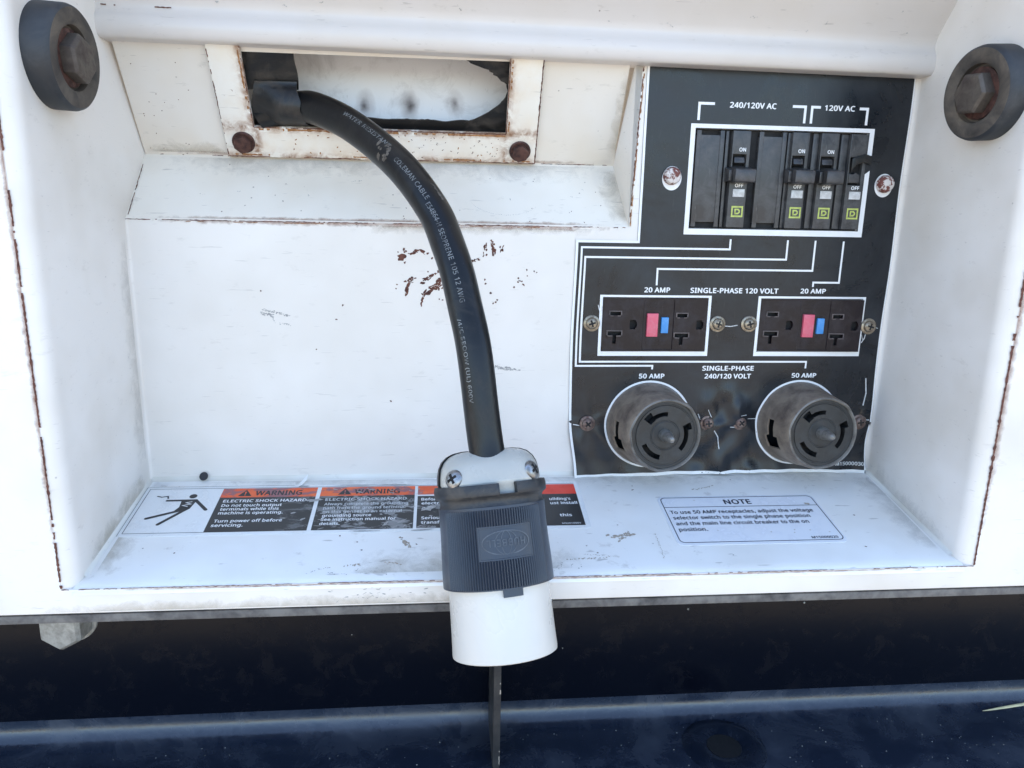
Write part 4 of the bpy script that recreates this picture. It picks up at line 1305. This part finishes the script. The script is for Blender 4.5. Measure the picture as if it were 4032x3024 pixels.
m = MB(); rect(m, -40, -14.0, -22.4, -11.6, fl, 0.27, 20)
m.build('red_band', 'bright_red', WL, smooth=0)
for a, b in ((-226.3, -170.9), (-168.6, -112.4), (-110.6, -14.0)):
    m = MB(); rect(m, a, b, -54.8, -20.9 if b < -20 else -22.4, fl, 0.265, 20)
    m.build('black_panel', 'black_panel', WL, smooth=0)
# falling figure
m = MB()
OF = 0.29
def limb(pts, w):
    line(m, pts, w, fl, OF, 30)
    for q in (pts[0], pts[-1]):
        m.flat([(q[0] + w / 2 * math.cos(2 * math.pi * i / 16), q[1] + w / 2 * math.sin(2 * math.pi * i / 16)) for i in range(16)], fl, OF + 0.004)
m.flat([(-241.9 + 2.2 * math.cos(2 * math.pi * i / 24), -18.9 + 2.2 * math.sin(2 * math.pi * i / 24)) for i in range(24)], fl, OF)
limb([(-255.4, -23.2), (-239, -23.0)], 1.7)
limb([(-238.8, -23.6), (-231.0, -33.0)], 2.0)
m.flat([(-247.2, -23.4), (-238.6, -23.4), (-240.2, -31.6), (-242.6, -34.6), (-248.6, -34.4), (-246.6, -30)], fl, OF + 0.008)
limb([(-245.0, -33.4), (-261.2, -40.8)], 2.0)
limb([(-243.6, -34.2), (-253.0, -46.6)], 2.0)
line(m, [(-262.6, -18.4), (-259.6, -19.4), (-256.4, -18.6), (-255.4, -21.2)], 0.9, fl, OF, 30)
m.build('falling_figure_symbol', 'ink', WL, smooth=0)
m = MB()
line(m, [(-240.8, -24.6), (-244.0, -25.6), (-241.0, -27.0), (-245.2, -28.4), (-242.0, -29.6)], 0.6, fl, OF + 0.03, 30)
m.build('lightning_symbol', 'label_white', WL, smooth=0)
for tx in (-216.5, -158.2):
    m = MB(); m.flat([(tx, -19.6), (tx + 8.0, -19.6), (tx + 4.0, -12.8)], fl, 0.29)
    m.build('alert_triangle', 'ink', WL, smooth=0)
    m = MB(); m.flat([(tx + 3.5, -15.0), (tx + 4.5, -15.0), (tx + 4.25, -17.4), (tx + 3.75, -17.4)], fl, 0.31); m.flat([(tx + 3.6, -18.0), (tx + 4.4, -18.0), (tx + 4.4, -18.8), (tx + 3.6, -18.8)], fl, 0.31)
    m.build('exclamation_mark', 'orange', WL, smooth=0)
lines_ = [('WARNING', -206.8, -179.5, -18.9, 5.0, 'ink'), ('WARNING', -148.5, -121.5, -18.9, 5.0, 'ink'),
          ('ELECTRIC SHOCK HAZARD.', -223.4, -174.6, -25.9, 2.8, 'print'), ('Do not touch output', -223.2, -189.0, -30.4, 2.8, 'print'),
          ('terminals while this', -223.0, -190.0, -34.2, 2.8, 'print'), ('machine is operating.', -223.0, -187.0, -38.0, 2.8, 'print'),
          ('Turn power off before', -223.4, -186.0, -45.7, 2.8, 'print'), ('servicing.', -223.8, -206.5, -49.8, 2.8, 'print'),
          ('ELECTRIC SHOCK HAZARD', -164.8, -117.0, -25.9, 2.8, 'print_dim'), ('Always complete the grounding', -164.8, -116.0, -30.6, 2.7, 'print_dim'),
          ('path from the ground terminal', -164.8, -117.5, -34.6, 2.7, 'print_dim'), ('on this genset to an external', -164.6, -119.5, -38.4, 2.7, 'print_dim'),
          ('grounding source', -164.4, -136.6, -42.2, 2.7, 'print'), ('See instruction manual for', -164.6, -122.4, -46.0, 2.7, 'print'), ('details.', -164.8, -153.5, -50.0, 2.7, 'print'),
          ('Before', -108.4, -97.6, -27.2, 2.7, 'print'), ('electr', -108.2, -97.6, -31.4, 2.7, 'print'), ('a', -108.0, -105.8, -36.0, 2.7, 'print_dim'),
          ('Serious', -108.0, -95.6, -46.2, 2.7, 'print'), ('transfe', -108.0, -95.6, -50.6, 2.7, 'print'),
          ("uilding's", -31.5, -18.6, -29.0, 2.8, 'print'), ('ust install', -31.5, -15.2, -33.4, 2.8, 'print'), ('this', -27.6, -20.4, -45.9, 2.8, 'print'),
          ('M92010099', -27.4, -16.4, -53.4, 1.5, 'print_dim')]
for body, u0, u1, v0, h, mt in lines_:
    m = MB()
    text(m, body, u0, u1, v0, h, fl, 0.30, 0.03)
    m.build('lettering', mt, WL, smooth=0)
# lifted, scraped flakes on the middle of the label
m = MB()
for i in range(70):
    u = rnd.gauss(-126, 24); v = rnd.uniform(-55, -9)
    if -175 < u < -92:
        chip(m, u, v, rnd.uniform(.6, 2.6), rnd.uniform(.25, .8), fl, 0.33 + 0.004 * i, 700 + i, rnd.uniform(-.4, 1.0), 8)
for u, v, a, b, an in ((-171, -25.5, 5.0, 1.6, 0.1), (-128, -50, 3.2, 1.0, 1.0), (-119, -48, 3.6, 0.9, 0.7), (-104, -36, 4.5, 2.4, 0.5), (-181, -38, 2.0, .9, .2), (-186, -43, 1.8, .7, 0), (-117, -33, 2.5, 1, 1.0), (-140, -56.4, 9, .5, 0), (-108, -56.6, 9, .7, 0.05), (-180, -10.2, 5, .8, 0), (-150, -9.6, 14, .5, 0), (-125, -9.8, 12, .6, 0)):
    chip(m, u, v, a, b, fl, 0.52, int(-u), an, 12)
m.build('scraped_flakes', 'scuff', WL, smooth=0)['kind'] = 'stuff'
m = MB()
m.flat([(-186, -7.0), (-183.0, -6.6), (-178.2, 4.5), (-178.6, -2.0), (-180.6, -6.8), (-183, -11)], lambda u, v, o: fl(u, v * 0.55 - 4.5, o + max(0, (v + 7) * 0.3)), 0.5)
m.build('lifted_corner', 'label_white', WL, smooth=0)

NL = thing('note_label', 'small pale note label with rounded corners on the right of the recess floor', 'note label', fl(84, -74, 0))
m = MB()
m.prism(rrect(34.4, 133.6, -75.6, -27.6, 4.0), fl, 0.03, 0.22)
m.build('label_film', 'label_blue', NL, smooth=0)
m = MB()
pts = rrect(36.4, 132.2, -73.2, -29.0, 3.0)
line(m, pts + [pts[0]], 0.55, fl, 0.28, 8)
line(m, [(36.4, -39.0), (132.2, -39.0)], 0.5, fl, 0.285, 8)
m.build('border_line', 'ink_blue', NL, smooth=0)
for body, u0, u1, v0, h in (('NOTE', 75.0, 92.0, -36.5, 5.0), ('To use 50 AMP receptacles, adjust the voltage', 38.6, 126.8, -45.7, 3.4),
                            ('selector switch to the single phase position', 38.8, 122.4, -51.3, 3.4), ('and the main line circuit breaker to the on', 38.8, 119.0, -57.0, 3.4),
                            ('position.', 38.8, 55.8, -62.7, 3.4), ('M15000020', 113.6, 129.4, -71.8, 2.2)):
    m = MB()
    text(m, body, u0, u1, v0, h, fl, 0.29, 0.030)
    m.build('lettering', 'ink_blue', NL, smooth=0)
m = MB()
chip(m, 126.4, -37.6, 2.6, 1.3, fl, 0.33, 7, -.2)
for i in range(14):
    chip(m, rnd.uniform(40, 130), rnd.uniform(-70, -31), .5, .4, fl, 0.31, 840 + i)
m.build('dirt_specks', 'scuff_brown', NL, smooth=0)['kind'] = 'stuff'
# stray black dot of paint behind the label
m = MB()
m.flat([(-240.4 + 2.6 * math.cos(2 * math.pi * i / 20), -4.6 + 1.7 * math.sin(2 * math.pi * i / 20)) for i in range(20)], lambda u, v, o: (u, -1.2 - (-v - 2.9) * .9, -115.4 + (v + 6.6) * 1.3 + 0.6), 0)
m.build('black_tar_spot', 'ink', H, smooth=0)

# ------------------------------------------------------------------ power cord
PC = thing('power_cord', 'thick black rubber power cord with a white and slate connector hanging from the opening', 'power cord', (-70, -125, -150))
CPTS = [(-200, 25, 99), (-189, 22, 103), (-175.2, 18.0, 104.4), (-167.8, 12.0, 103.4), (-151.7, 0.0, 96.6), (-137.5, -14.0, 87.4), (-124.1, -28.0, 76.8), (-114.2, -39.0, 67.3), (-104.9, -50.0, 55.7), (-97.8, -58.0, 44.6), (-93.4, -66.0, 33.5), (-88.7, -75.0, 20.4), (-84.6, -83.0, 3.0), (-80.5, -92.0, -15.8), (-77.1, -99.5, -44.2), (-74.9, -103.5, -60.9), (-72.8, -108, -72)]
def catmull(P, n):
    P = [Vector(p) for p in P]
    out = []
    for i in range(len(P) - 1):
        p0, p1, p2, p3 = P[max(i - 1, 0)], P[i], P[i + 1], P[min(i + 2, len(P) - 1)]
        for k in range(n):
            t = k / n
            out.append(0.5 * ((2 * p1) + (p2 - p0) * t + (2 * p0 - 5 * p1 + 4 * p2 - p3) * t * t + (3 * p1 - p0 - 3 * p2 + p3) * t ** 3))
    out.append(P[-1])
    return out
CC = catmull(CPTS, 8)
for _ in range(6):
    CC = [CC[0]] + [(a + b * 2 + c) / 4 for a, b, c in zip(CC, CC[1:], CC[2:])] + [CC[-1]]
CS = [0.0]
for a, b in zip(CC, CC[1:]):
    CS.append(CS[-1] + (b - a).length)
CAMP = Vector((-96, -448, 52))
CR = 8.6
def cframe(i):
    t = (CC[min(i + 1, len(CC) - 1)] - CC[max(i - 1, 0)]).normalized()
    v = (CAMP - CC[i]).normalized()
    v = (v - t * v.dot(t)).normalized()              # towards where the print faces
    return t, v, t.cross(v)
FRM = [cframe(i) for i in range(len(CC))]
def cable_pt(s, ang, r):
    i = 0
    while i < len(CS) - 2 and CS[i + 1] < s:
        i += 1
    k = min(1, max(0, (s - CS[i]) / (CS[i + 1] - CS[i])))
    c = CC[i].lerp(CC[i + 1], k)
    f0, f1 = FRM[i], FRM[i + 1]
    v = f0[1].lerp(f1[1], k).normalized()
    b = f0[2].lerp(f1[2], k).normalized()
    return tuple(c + (v * math.cos(ang) + b * math.sin(ang)) * r)
cb = MB()
seg = 36
vs = []
for i in range(len(CC)):
    rr = CR + 0.10 * mnoise.noise((CS[i] * .03, 1, 1))
    rr *= 1.0 + 0.05 * smst(90, 20, CS[i])
    for k in range(seg):
        a = 2 * math.pi * k / seg
        vs.append(CC[i] + (FRM[i][1] * math.cos(a) + FRM[i][2] * math.sin(a)) * rr)
fs = [(i * seg + k, i * seg + (k + 1) % seg, (i + 1) * seg + (k + 1) % seg, (i + 1) * seg + k) for i in range(len(CC) - 1) for k in range(seg)]
cb.add(vs, fs)
cable = cb.build('cable', 'cable', PC, smooth=60)
def s_at(x):                                        # arc length where the cord passes a given z
    best = min(range(len(CC)), key=lambda i: abs(CC[i].z - x))
    return CS[best]
def ctext(body, z0, z1, h, ang, mat='cable_print'):
    s0, s1 = s_at(z0), s_at(z1)
    mb = MB()
    def fn(u, v, o):
        return cable_pt(u, ang - v / CR, CR + 0.22 + o)
    vs_, fs_2 = text_geo(body, 0.014, 1.08)
    xs_ = [v[0] for v in vs_]
    k = (s1 - s0) / (max(xs_) - min(xs_))
    nb = max(1, len(vs_) // 4)
    mb.add([fn(s0 + (x - min(xs_)) * k, y * h / cap_h(0.0), 0.006 * (i // nb)) for i, (x, y) in enumerate(vs_)], fs_2)
    mb.build('cable_lettering', mat, cable, smooth=0)
SGN = 1 if True else -1
ctext('WATER RESISTANT', 93.5, 75.0, 2.3, -0.30)
ctext('COLEMAN CABLE', 69.5, 50.5, 2.35, 0.05)
ctext('E54864-H SEOPRENE 105 12 AWG', 48.5, 2.5, 2.4, 0.22)
ctext('/4/C SEOOW (UL) 600V', -3.0, -40.0, 2.0, 0.62)
# dried mud on the jacket
md = MB()
for i in range(11):
    s0 = s_at(74) + rnd.uniform(-7, 7)
    a0 = rnd.uniform(-0.7, 0.5)
    chip(md, 0, 0, rnd.uniform(.8, 2.4), rnd.uniform(.5, 1.6), lambda u, v, o: cable_pt(s0 + u, a0 + v / CR, CR + 0.18 + o), 0.01 * i, 900 + i, rnd.uniform(0, 3))
for i in range(8):
    s0 = s_at(52) + rnd.uniform(-5, 5)
    chip(md, 0, 0, rnd.uniform(.8, 1.8), rnd.uniform(.4, .9), lambda u, v, o: cable_pt(s0 + u, -0.9 + rnd.uniform(-.1, .1) * 0 + v / CR, CR + 0.2 + o), 0.01 * i, 930 + i, rnd.uniform(0, 3))
md.build('dried_mud', 'mud', cable, smooth=0)['kind'] = 'stuff'

# connector: white nylon body, ribbed slate sleeve, cord clamp
TILT = math.radians(20)
AX = Vector((-0.085, math.sin(TILT), math.cos(TILT))).normalized()
PO = Vector((-65.6, -130.0, -160.3))                  # axis origin at the lower end
FV = (CAMP - PO); FV = (FV - AX * FV.dot(AX)).normalized()
SV = AX.cross(FV)                                     # to the viewer's left/right
if SV.x < 0:
    SV = -SV
def plg(a, r, h):
    """a = 0 faces the viewer, positive to the right"""
    return tuple(PO + AX * h + (FV * math.cos(a) + SV * math.sin(a)) * r)
wb = MB()
prof = [(22.0, 6.5), (23.6, 4.6), (24.6, 3.4), (25.2, 3.8), (25.3, 5.0), (25.0, 12), (24.7, 24), (24.4, 44)]
vs, n = [], 72
for r, h in prof:
    vs += [plg(2 * math.pi * k / n, r, h) for k in range(n)]
wb.add(vs, [(j * n + k, j * n + (k + 1) % n, (j + 1) * n + (k + 1) % n, (j + 1) * n + k) for j in range(len(prof) - 1) for k in range(n)] + [tuple(range(n))])
wb.build('connector_body', 'nylon', PC, smooth=45)
# sleeve
RIB = math.radians(2.75)
LOGO = (0.20, 57.5, 12.6, 7.0)                        # angle, height, half width (mm), half height
def sl_r(a, h):
    a = (a + math.pi) % (2 * math.pi) - math.pi
    base = 26.9 - 0.9 * smst(37, 66, h)
    du, dv = (a - LOGO[0]) * 26.4, h - LOGO[1]
    if abs(du) < LOGO[2] and abs(dv) < LOGO[3]:
        return base - 0.25
    if abs(a) < 1.02 and 37.2 < h < 72.5 and not (abs(du) < LOGO[2] + .8 and abs(dv) < LOGO[3] + .8):
        ph = (a / RIB) % 1.0
        return base + 1.0 * (1 - abs(ph - 0.5) * 2) ** 0.8 - 0.6
    return base
angs = []
a = -math.pi
while a < math.pi - 1e-6:
    angs.append(a)
    a += RIB / 6 if -1.05 < a < 1.05 else RIB * 1.5
hs = [36.5, 37.0, 37.3, 40, 44, 48, LOGO[1] - LOGO[3] - .9, LOGO[1] - LOGO[3] - .7, LOGO[1] - LOGO[3] - .05, LOGO[1] - LOGO[3] + .05, 54, 57.5, 61, LOGO[1] + LOGO[3] - .05, LOGO[1] + LOGO[3] + .05, LOGO[1] + LOGO[3] + .7, LOGO[1] + LOGO[3] + .9, 68, 71, 72.4, 72.8, 74]
sv = MB()
n = len(angs)
vs = [plg(a, sl_r(a, h), h) for h in hs for a in angs]
sv.add(vs, [(j * n + k, j * n + (k + 1) % n, (j + 1) * n + (k + 1) % n, (j + 1) * n + k) for j in range(len(hs) - 1) for k in range(n)])
vs = [plg(a, sl_r(a, 36.5), 36.5) for a in angs] + [plg(a, 24.2, 36.6) for a in angs]
sv.add(vs, [(k, (k + 1) % n, n + (k + 1) % n, n + k) for k in range(n)])
sv.build('ribbed_sleeve', 'sleeve', PC, smooth=25)
# flared, grimy upper rim with a notch in front
rm = MB()
ra = [math.radians(d) for d in range(-180, 181, 3)]
def rim_sol(h, a):
    return not (math.radians(8) < a < math.radians(27) and h > 79.3)
rm.cells([72.9, 74, 75, 76, 77, 78, 78.8, 79.4, 81.0, 82.6, 83.8, 84.4], ra, rim_sol, lambda h, a, q: plg(a, 26.0 - 0.9 * math.sin(math.pi * min(1, max(0, (h - 72.9) / 5.9))) + 1.5 * smst(77.6, 79.4, h) - 0.5 * smst(83.0, 84.4, h) + (q if h > 78 else q * .2), h), 0.0, -2.6)
rm.build('sleeve_rim', 'sleeve_rim', PC, smooth=40)
tb = MB()
for s0, s1, h0, h1, r0, r1 in ((0.06, 0.42, 33.0, 37.2, 24.3, 26.2),):
    vs = [plg(s0 + (s1 - s0) * k / 6, r, h) for r in (r0, r1) for h in (h0, h1) for k in range(7)]
    for k in range(6):
        tb.f += [(14 + k, 15 + k, 22 + k, 21 + k), (14 + k, 15 + k, 1 + k, k), (7 + k, 8 + k, 22 + k, 21 + k)]
    tb.f += [(0, 7, 21, 14), (6, 13, 27, 20)]
    tb.v += vs
tb.build('latch_tab', 'sleeve', PC, smooth=30)
# embossed oval badge, upside down as the connector hangs
lg = MB()
def lgm(u, v, o):
    return plg(LOGO[0] + u / 26.4, sl_r(LOGO[0], LOGO[1]) + 0.12 + o, LOGO[1] + v)
def lpath(pts, w):
    line(lg, pts, w, lgm, 0.12, 1.5)
ell = lambda a_, b_: [(a_ * math.cos(t), b_ * math.sin(t)) for t in [2 * math.pi * i / 40 for i in range(41)]]
lpath(ell(11.4, 5.4), 0.55)
for q in (2.4, 5.2):
    lpath([(q * math.cos(t), 5.3 * math.sin(t)) for t in [math.radians(d) for d in range(20, 161, 10)]], 0.35)
    lpath([(q * math.cos(t), 5.3 * math.sin(t)) for t in [math.radians(d) for d in range(200, 341, 10)]], 0.35)
tv, tf = text_geo('HUBBELL', 0.02, 1.1)
txs = [v[0] for v in tv]
lg.add([lgm(9.2 - (x - min(txs)) * 18.4 / (max(txs) - min(txs)), 1.6 - y * 3.2 / cap_h(0.0), 0.14 + 0.006 * (i // (len(tv) // 4))) for i, (x, y) in enumerate(tv)], tf)
lg.build('embossed_badge', 'badge', PC, smooth=0)
# cord clamp: rounded white block over the sleeve
cl = MB()
secs = [(74, 22.0, 22.0), (79, 22.8, 22.6), (83.5, 23.4, 22.8), (85.0, 24.6, 23.8), (86, 24.6, 23.6), (89, 24.4, 22.6), (93, 23.6, 21.0), (96, 22.0, 18.6), (98.4, 19.4, 15.6), (99.8, 16.0, 12.4), (100.4, 12.0, 10.0), (100.5, 8.4, 8.4)]
n = 64
vs = []
for h, rx, ry in secs:
    for k in range(n):
        a = 2 * math.pi * k / n
        ca, sa = math.cos(a), math.sin(a)
        e = 0.72                                           # slightly squared section
        x = rx * math.copysign(abs(sa) ** e, sa)
        y = ry * math.copysign(abs(ca) ** e, ca)
        vs.append(tuple(PO + AX * h + FV * y + SV * x))
cl.add(vs, [(j * n + k, j * n + (k + 1) % n, (j + 1) * n + (k + 1) % n, (j + 1) * n + k) for j in range(len(secs) - 1) for k in range(n)] + [tuple(range((len(secs) - 1) * n, len(secs) * n))])
clamp = cl.build('cord_clamp', 'nylon_clamp', PC, smooth=50)
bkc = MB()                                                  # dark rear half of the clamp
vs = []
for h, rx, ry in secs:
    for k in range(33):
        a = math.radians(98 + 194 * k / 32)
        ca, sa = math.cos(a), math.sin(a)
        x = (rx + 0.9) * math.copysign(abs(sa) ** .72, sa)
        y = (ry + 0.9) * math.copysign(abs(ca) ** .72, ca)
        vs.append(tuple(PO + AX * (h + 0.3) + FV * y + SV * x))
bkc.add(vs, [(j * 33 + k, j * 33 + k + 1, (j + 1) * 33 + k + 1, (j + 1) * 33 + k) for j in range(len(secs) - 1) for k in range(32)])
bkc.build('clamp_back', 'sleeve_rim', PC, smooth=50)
for a, rr, h in ((-0.62, 24.2, 88.0), (0.92, 23.2, 89.0)):
    ca, sa = math.cos(a), math.sin(a)
    p = PO + AX * h + FV * (22.5 * abs(ca) ** .72) + SV * (24.4 * math.copysign(abs(sa) ** .72, sa))
    axs = (FV * abs(ca) ** 1.28 + SV * math.copysign(abs(sa) ** 1.28, sa) + AX * 0.22).normalized()
    p = p - axs * 0.6
    s_ = screw(PC, p.x, p.y, p.z, 'nickel', 4.6, False, axs, AX, rot=0.5, name='clamp_screw')

# ------------------------------------------------------------------ dark base frame under the housing
BF = thing('base_frame', 'dark blue-black painted steel base frame under the white housing', 'base frame', (-40, -60, -265))
PY, LZ = -40.0, -265.0
wp = MB()
prof = [(PY, -150)] + [(PY, z) for z in (-180, -210, -235, -250)]
prof += [(PY - 13 * (1 - math.cos(t)), LZ + 13 - 13 * math.sin(t)) for t in [math.radians(d) for d in range(10, 91, 10)]]
prof += [(y, LZ) for y in (-60, -80, -110, -150)] + [(-156, LZ - 2), (-158, LZ - 8), (-158, -948)]
nfl = len(prof)
i_split = 5
wp.extrude(prof[:i_split], -640, 540, steps=10)
wp.build('web_panel', 'frame_paint', BF, smooth=50)
lp = MB()
lp.extrude(prof[i_split - 1:], -640, 540, steps=10)
lp.build('ledge', 'ledge_paint', BF, smooth=50)
ra_ = MB()
ra_.box(-640, 540, -96.5, -36, -153.9, -149.3)
ra_.build('top_rail', 'rail', BF, bevel=1.0)
gs = MB()
gs.box(-67.4, -63.2, -80, PY + 0.5, LZ + 0.3, -154.0)
gs.build('gusset_plate', 'gusset', BF, bevel=0.6)
ge = MB()
rust_line(ge, (-63.7, -262), (-63.7, -156), 0.8, lambda u, v, o: (u, -80 - o, v), 0.1, 71, 0.42)
ge.build('worn_edge', 'scuff_brown', BF, smooth=0)['kind'] = 'stuff'
# recessed bolt pocket in the ledge
dc = (74.0, -71.0)
dm = MB()
dm.lathe([(25, 0.15), (22.5, 1.6), (19, 2.0), (14.5, 1.4), (11.2, 0.5), (10.6, 0.35), (10.0, -3.0)], (dc[0], dc[1], LZ), (0, 0, 1), 48, (0, 1, 0), cap0=False)
dm.build('raised_boss', 'dimple', BF, smooth=50)
dh = MB()
dh.lathe([(10.2, 0.3), (10.2, 0.45)], (dc[0], dc[1], LZ), (0, 0, 1), 40, (0, 1, 0))
dh.build('bolt_hole', 'black', BF, smooth=0)

HB = thing('hanging_bolt', 'dirty grey hex bolt with washer under the left end of the housing', 'bolt', (-296, -60, -162))
b = MB()
b.lathe([(13.5, 0), (13.5, 2.4)], (-296.5, -60.5, -171.0), (0, -1, 0), 40)
b.build('washer', 'zinc', HB, smooth=30, bevel=0.4)
b = MB()
hexbolt(b, (-296.5, -62.9, -171.0), (-0.12, -1, 0.0), 12.5, 12.0, math.pi)
b.build('hex_head', 'zinc', HB, smooth=25, bevel=0.8)

# bits of dry straw and grit lying on the ledge
for i, (p0, p1, lab) in enumerate([((256.5, -50.6, LZ + 0.6), (299, -45.4, LZ + 1.2), 'pale dry straw lying on the dark ledge at the far right')]):
    a, b_ = Vector(p0), Vector(p1)
    st = MB()
    d = (b_ - a)
    st.lathe([(0.15, 0), (0.9, d.length * .35), (1.3, d.length), (0.2, d.length + .1)], a, d, 8)
    o = st.build('straw', 'straw', smooth=40, loc=p0)
    o['label'] = lab
    o['category'] = 'straw'
gr = MB()
for i in range(260):
    x = rnd.uniform(-330, 330); y = rnd.uniform(-110, -50)
    s = rnd.uniform(.12, .42)
    gr.lathe([(s, 0), (s * .5, s * .8)], (x, y, LZ + 0.02), (0, 0, 1), 5, (0, 1, 0))
for x, z in ((-22, -214), (40, -185), (56, -190), (-150, -200), (118, -186), (131, -188)):
    gr.lathe([(rnd.uniform(.4, .8), 0), (.3, .4)], (x, PY - .05, z), (0, -1, 0), 6)
go = gr.build('grit', 'zinc', smooth=0)
go['label'] = 'fine pale grit and dust scattered on the dark ledge'
go['category'] = 'grit'
go['kind'] = 'stuff'
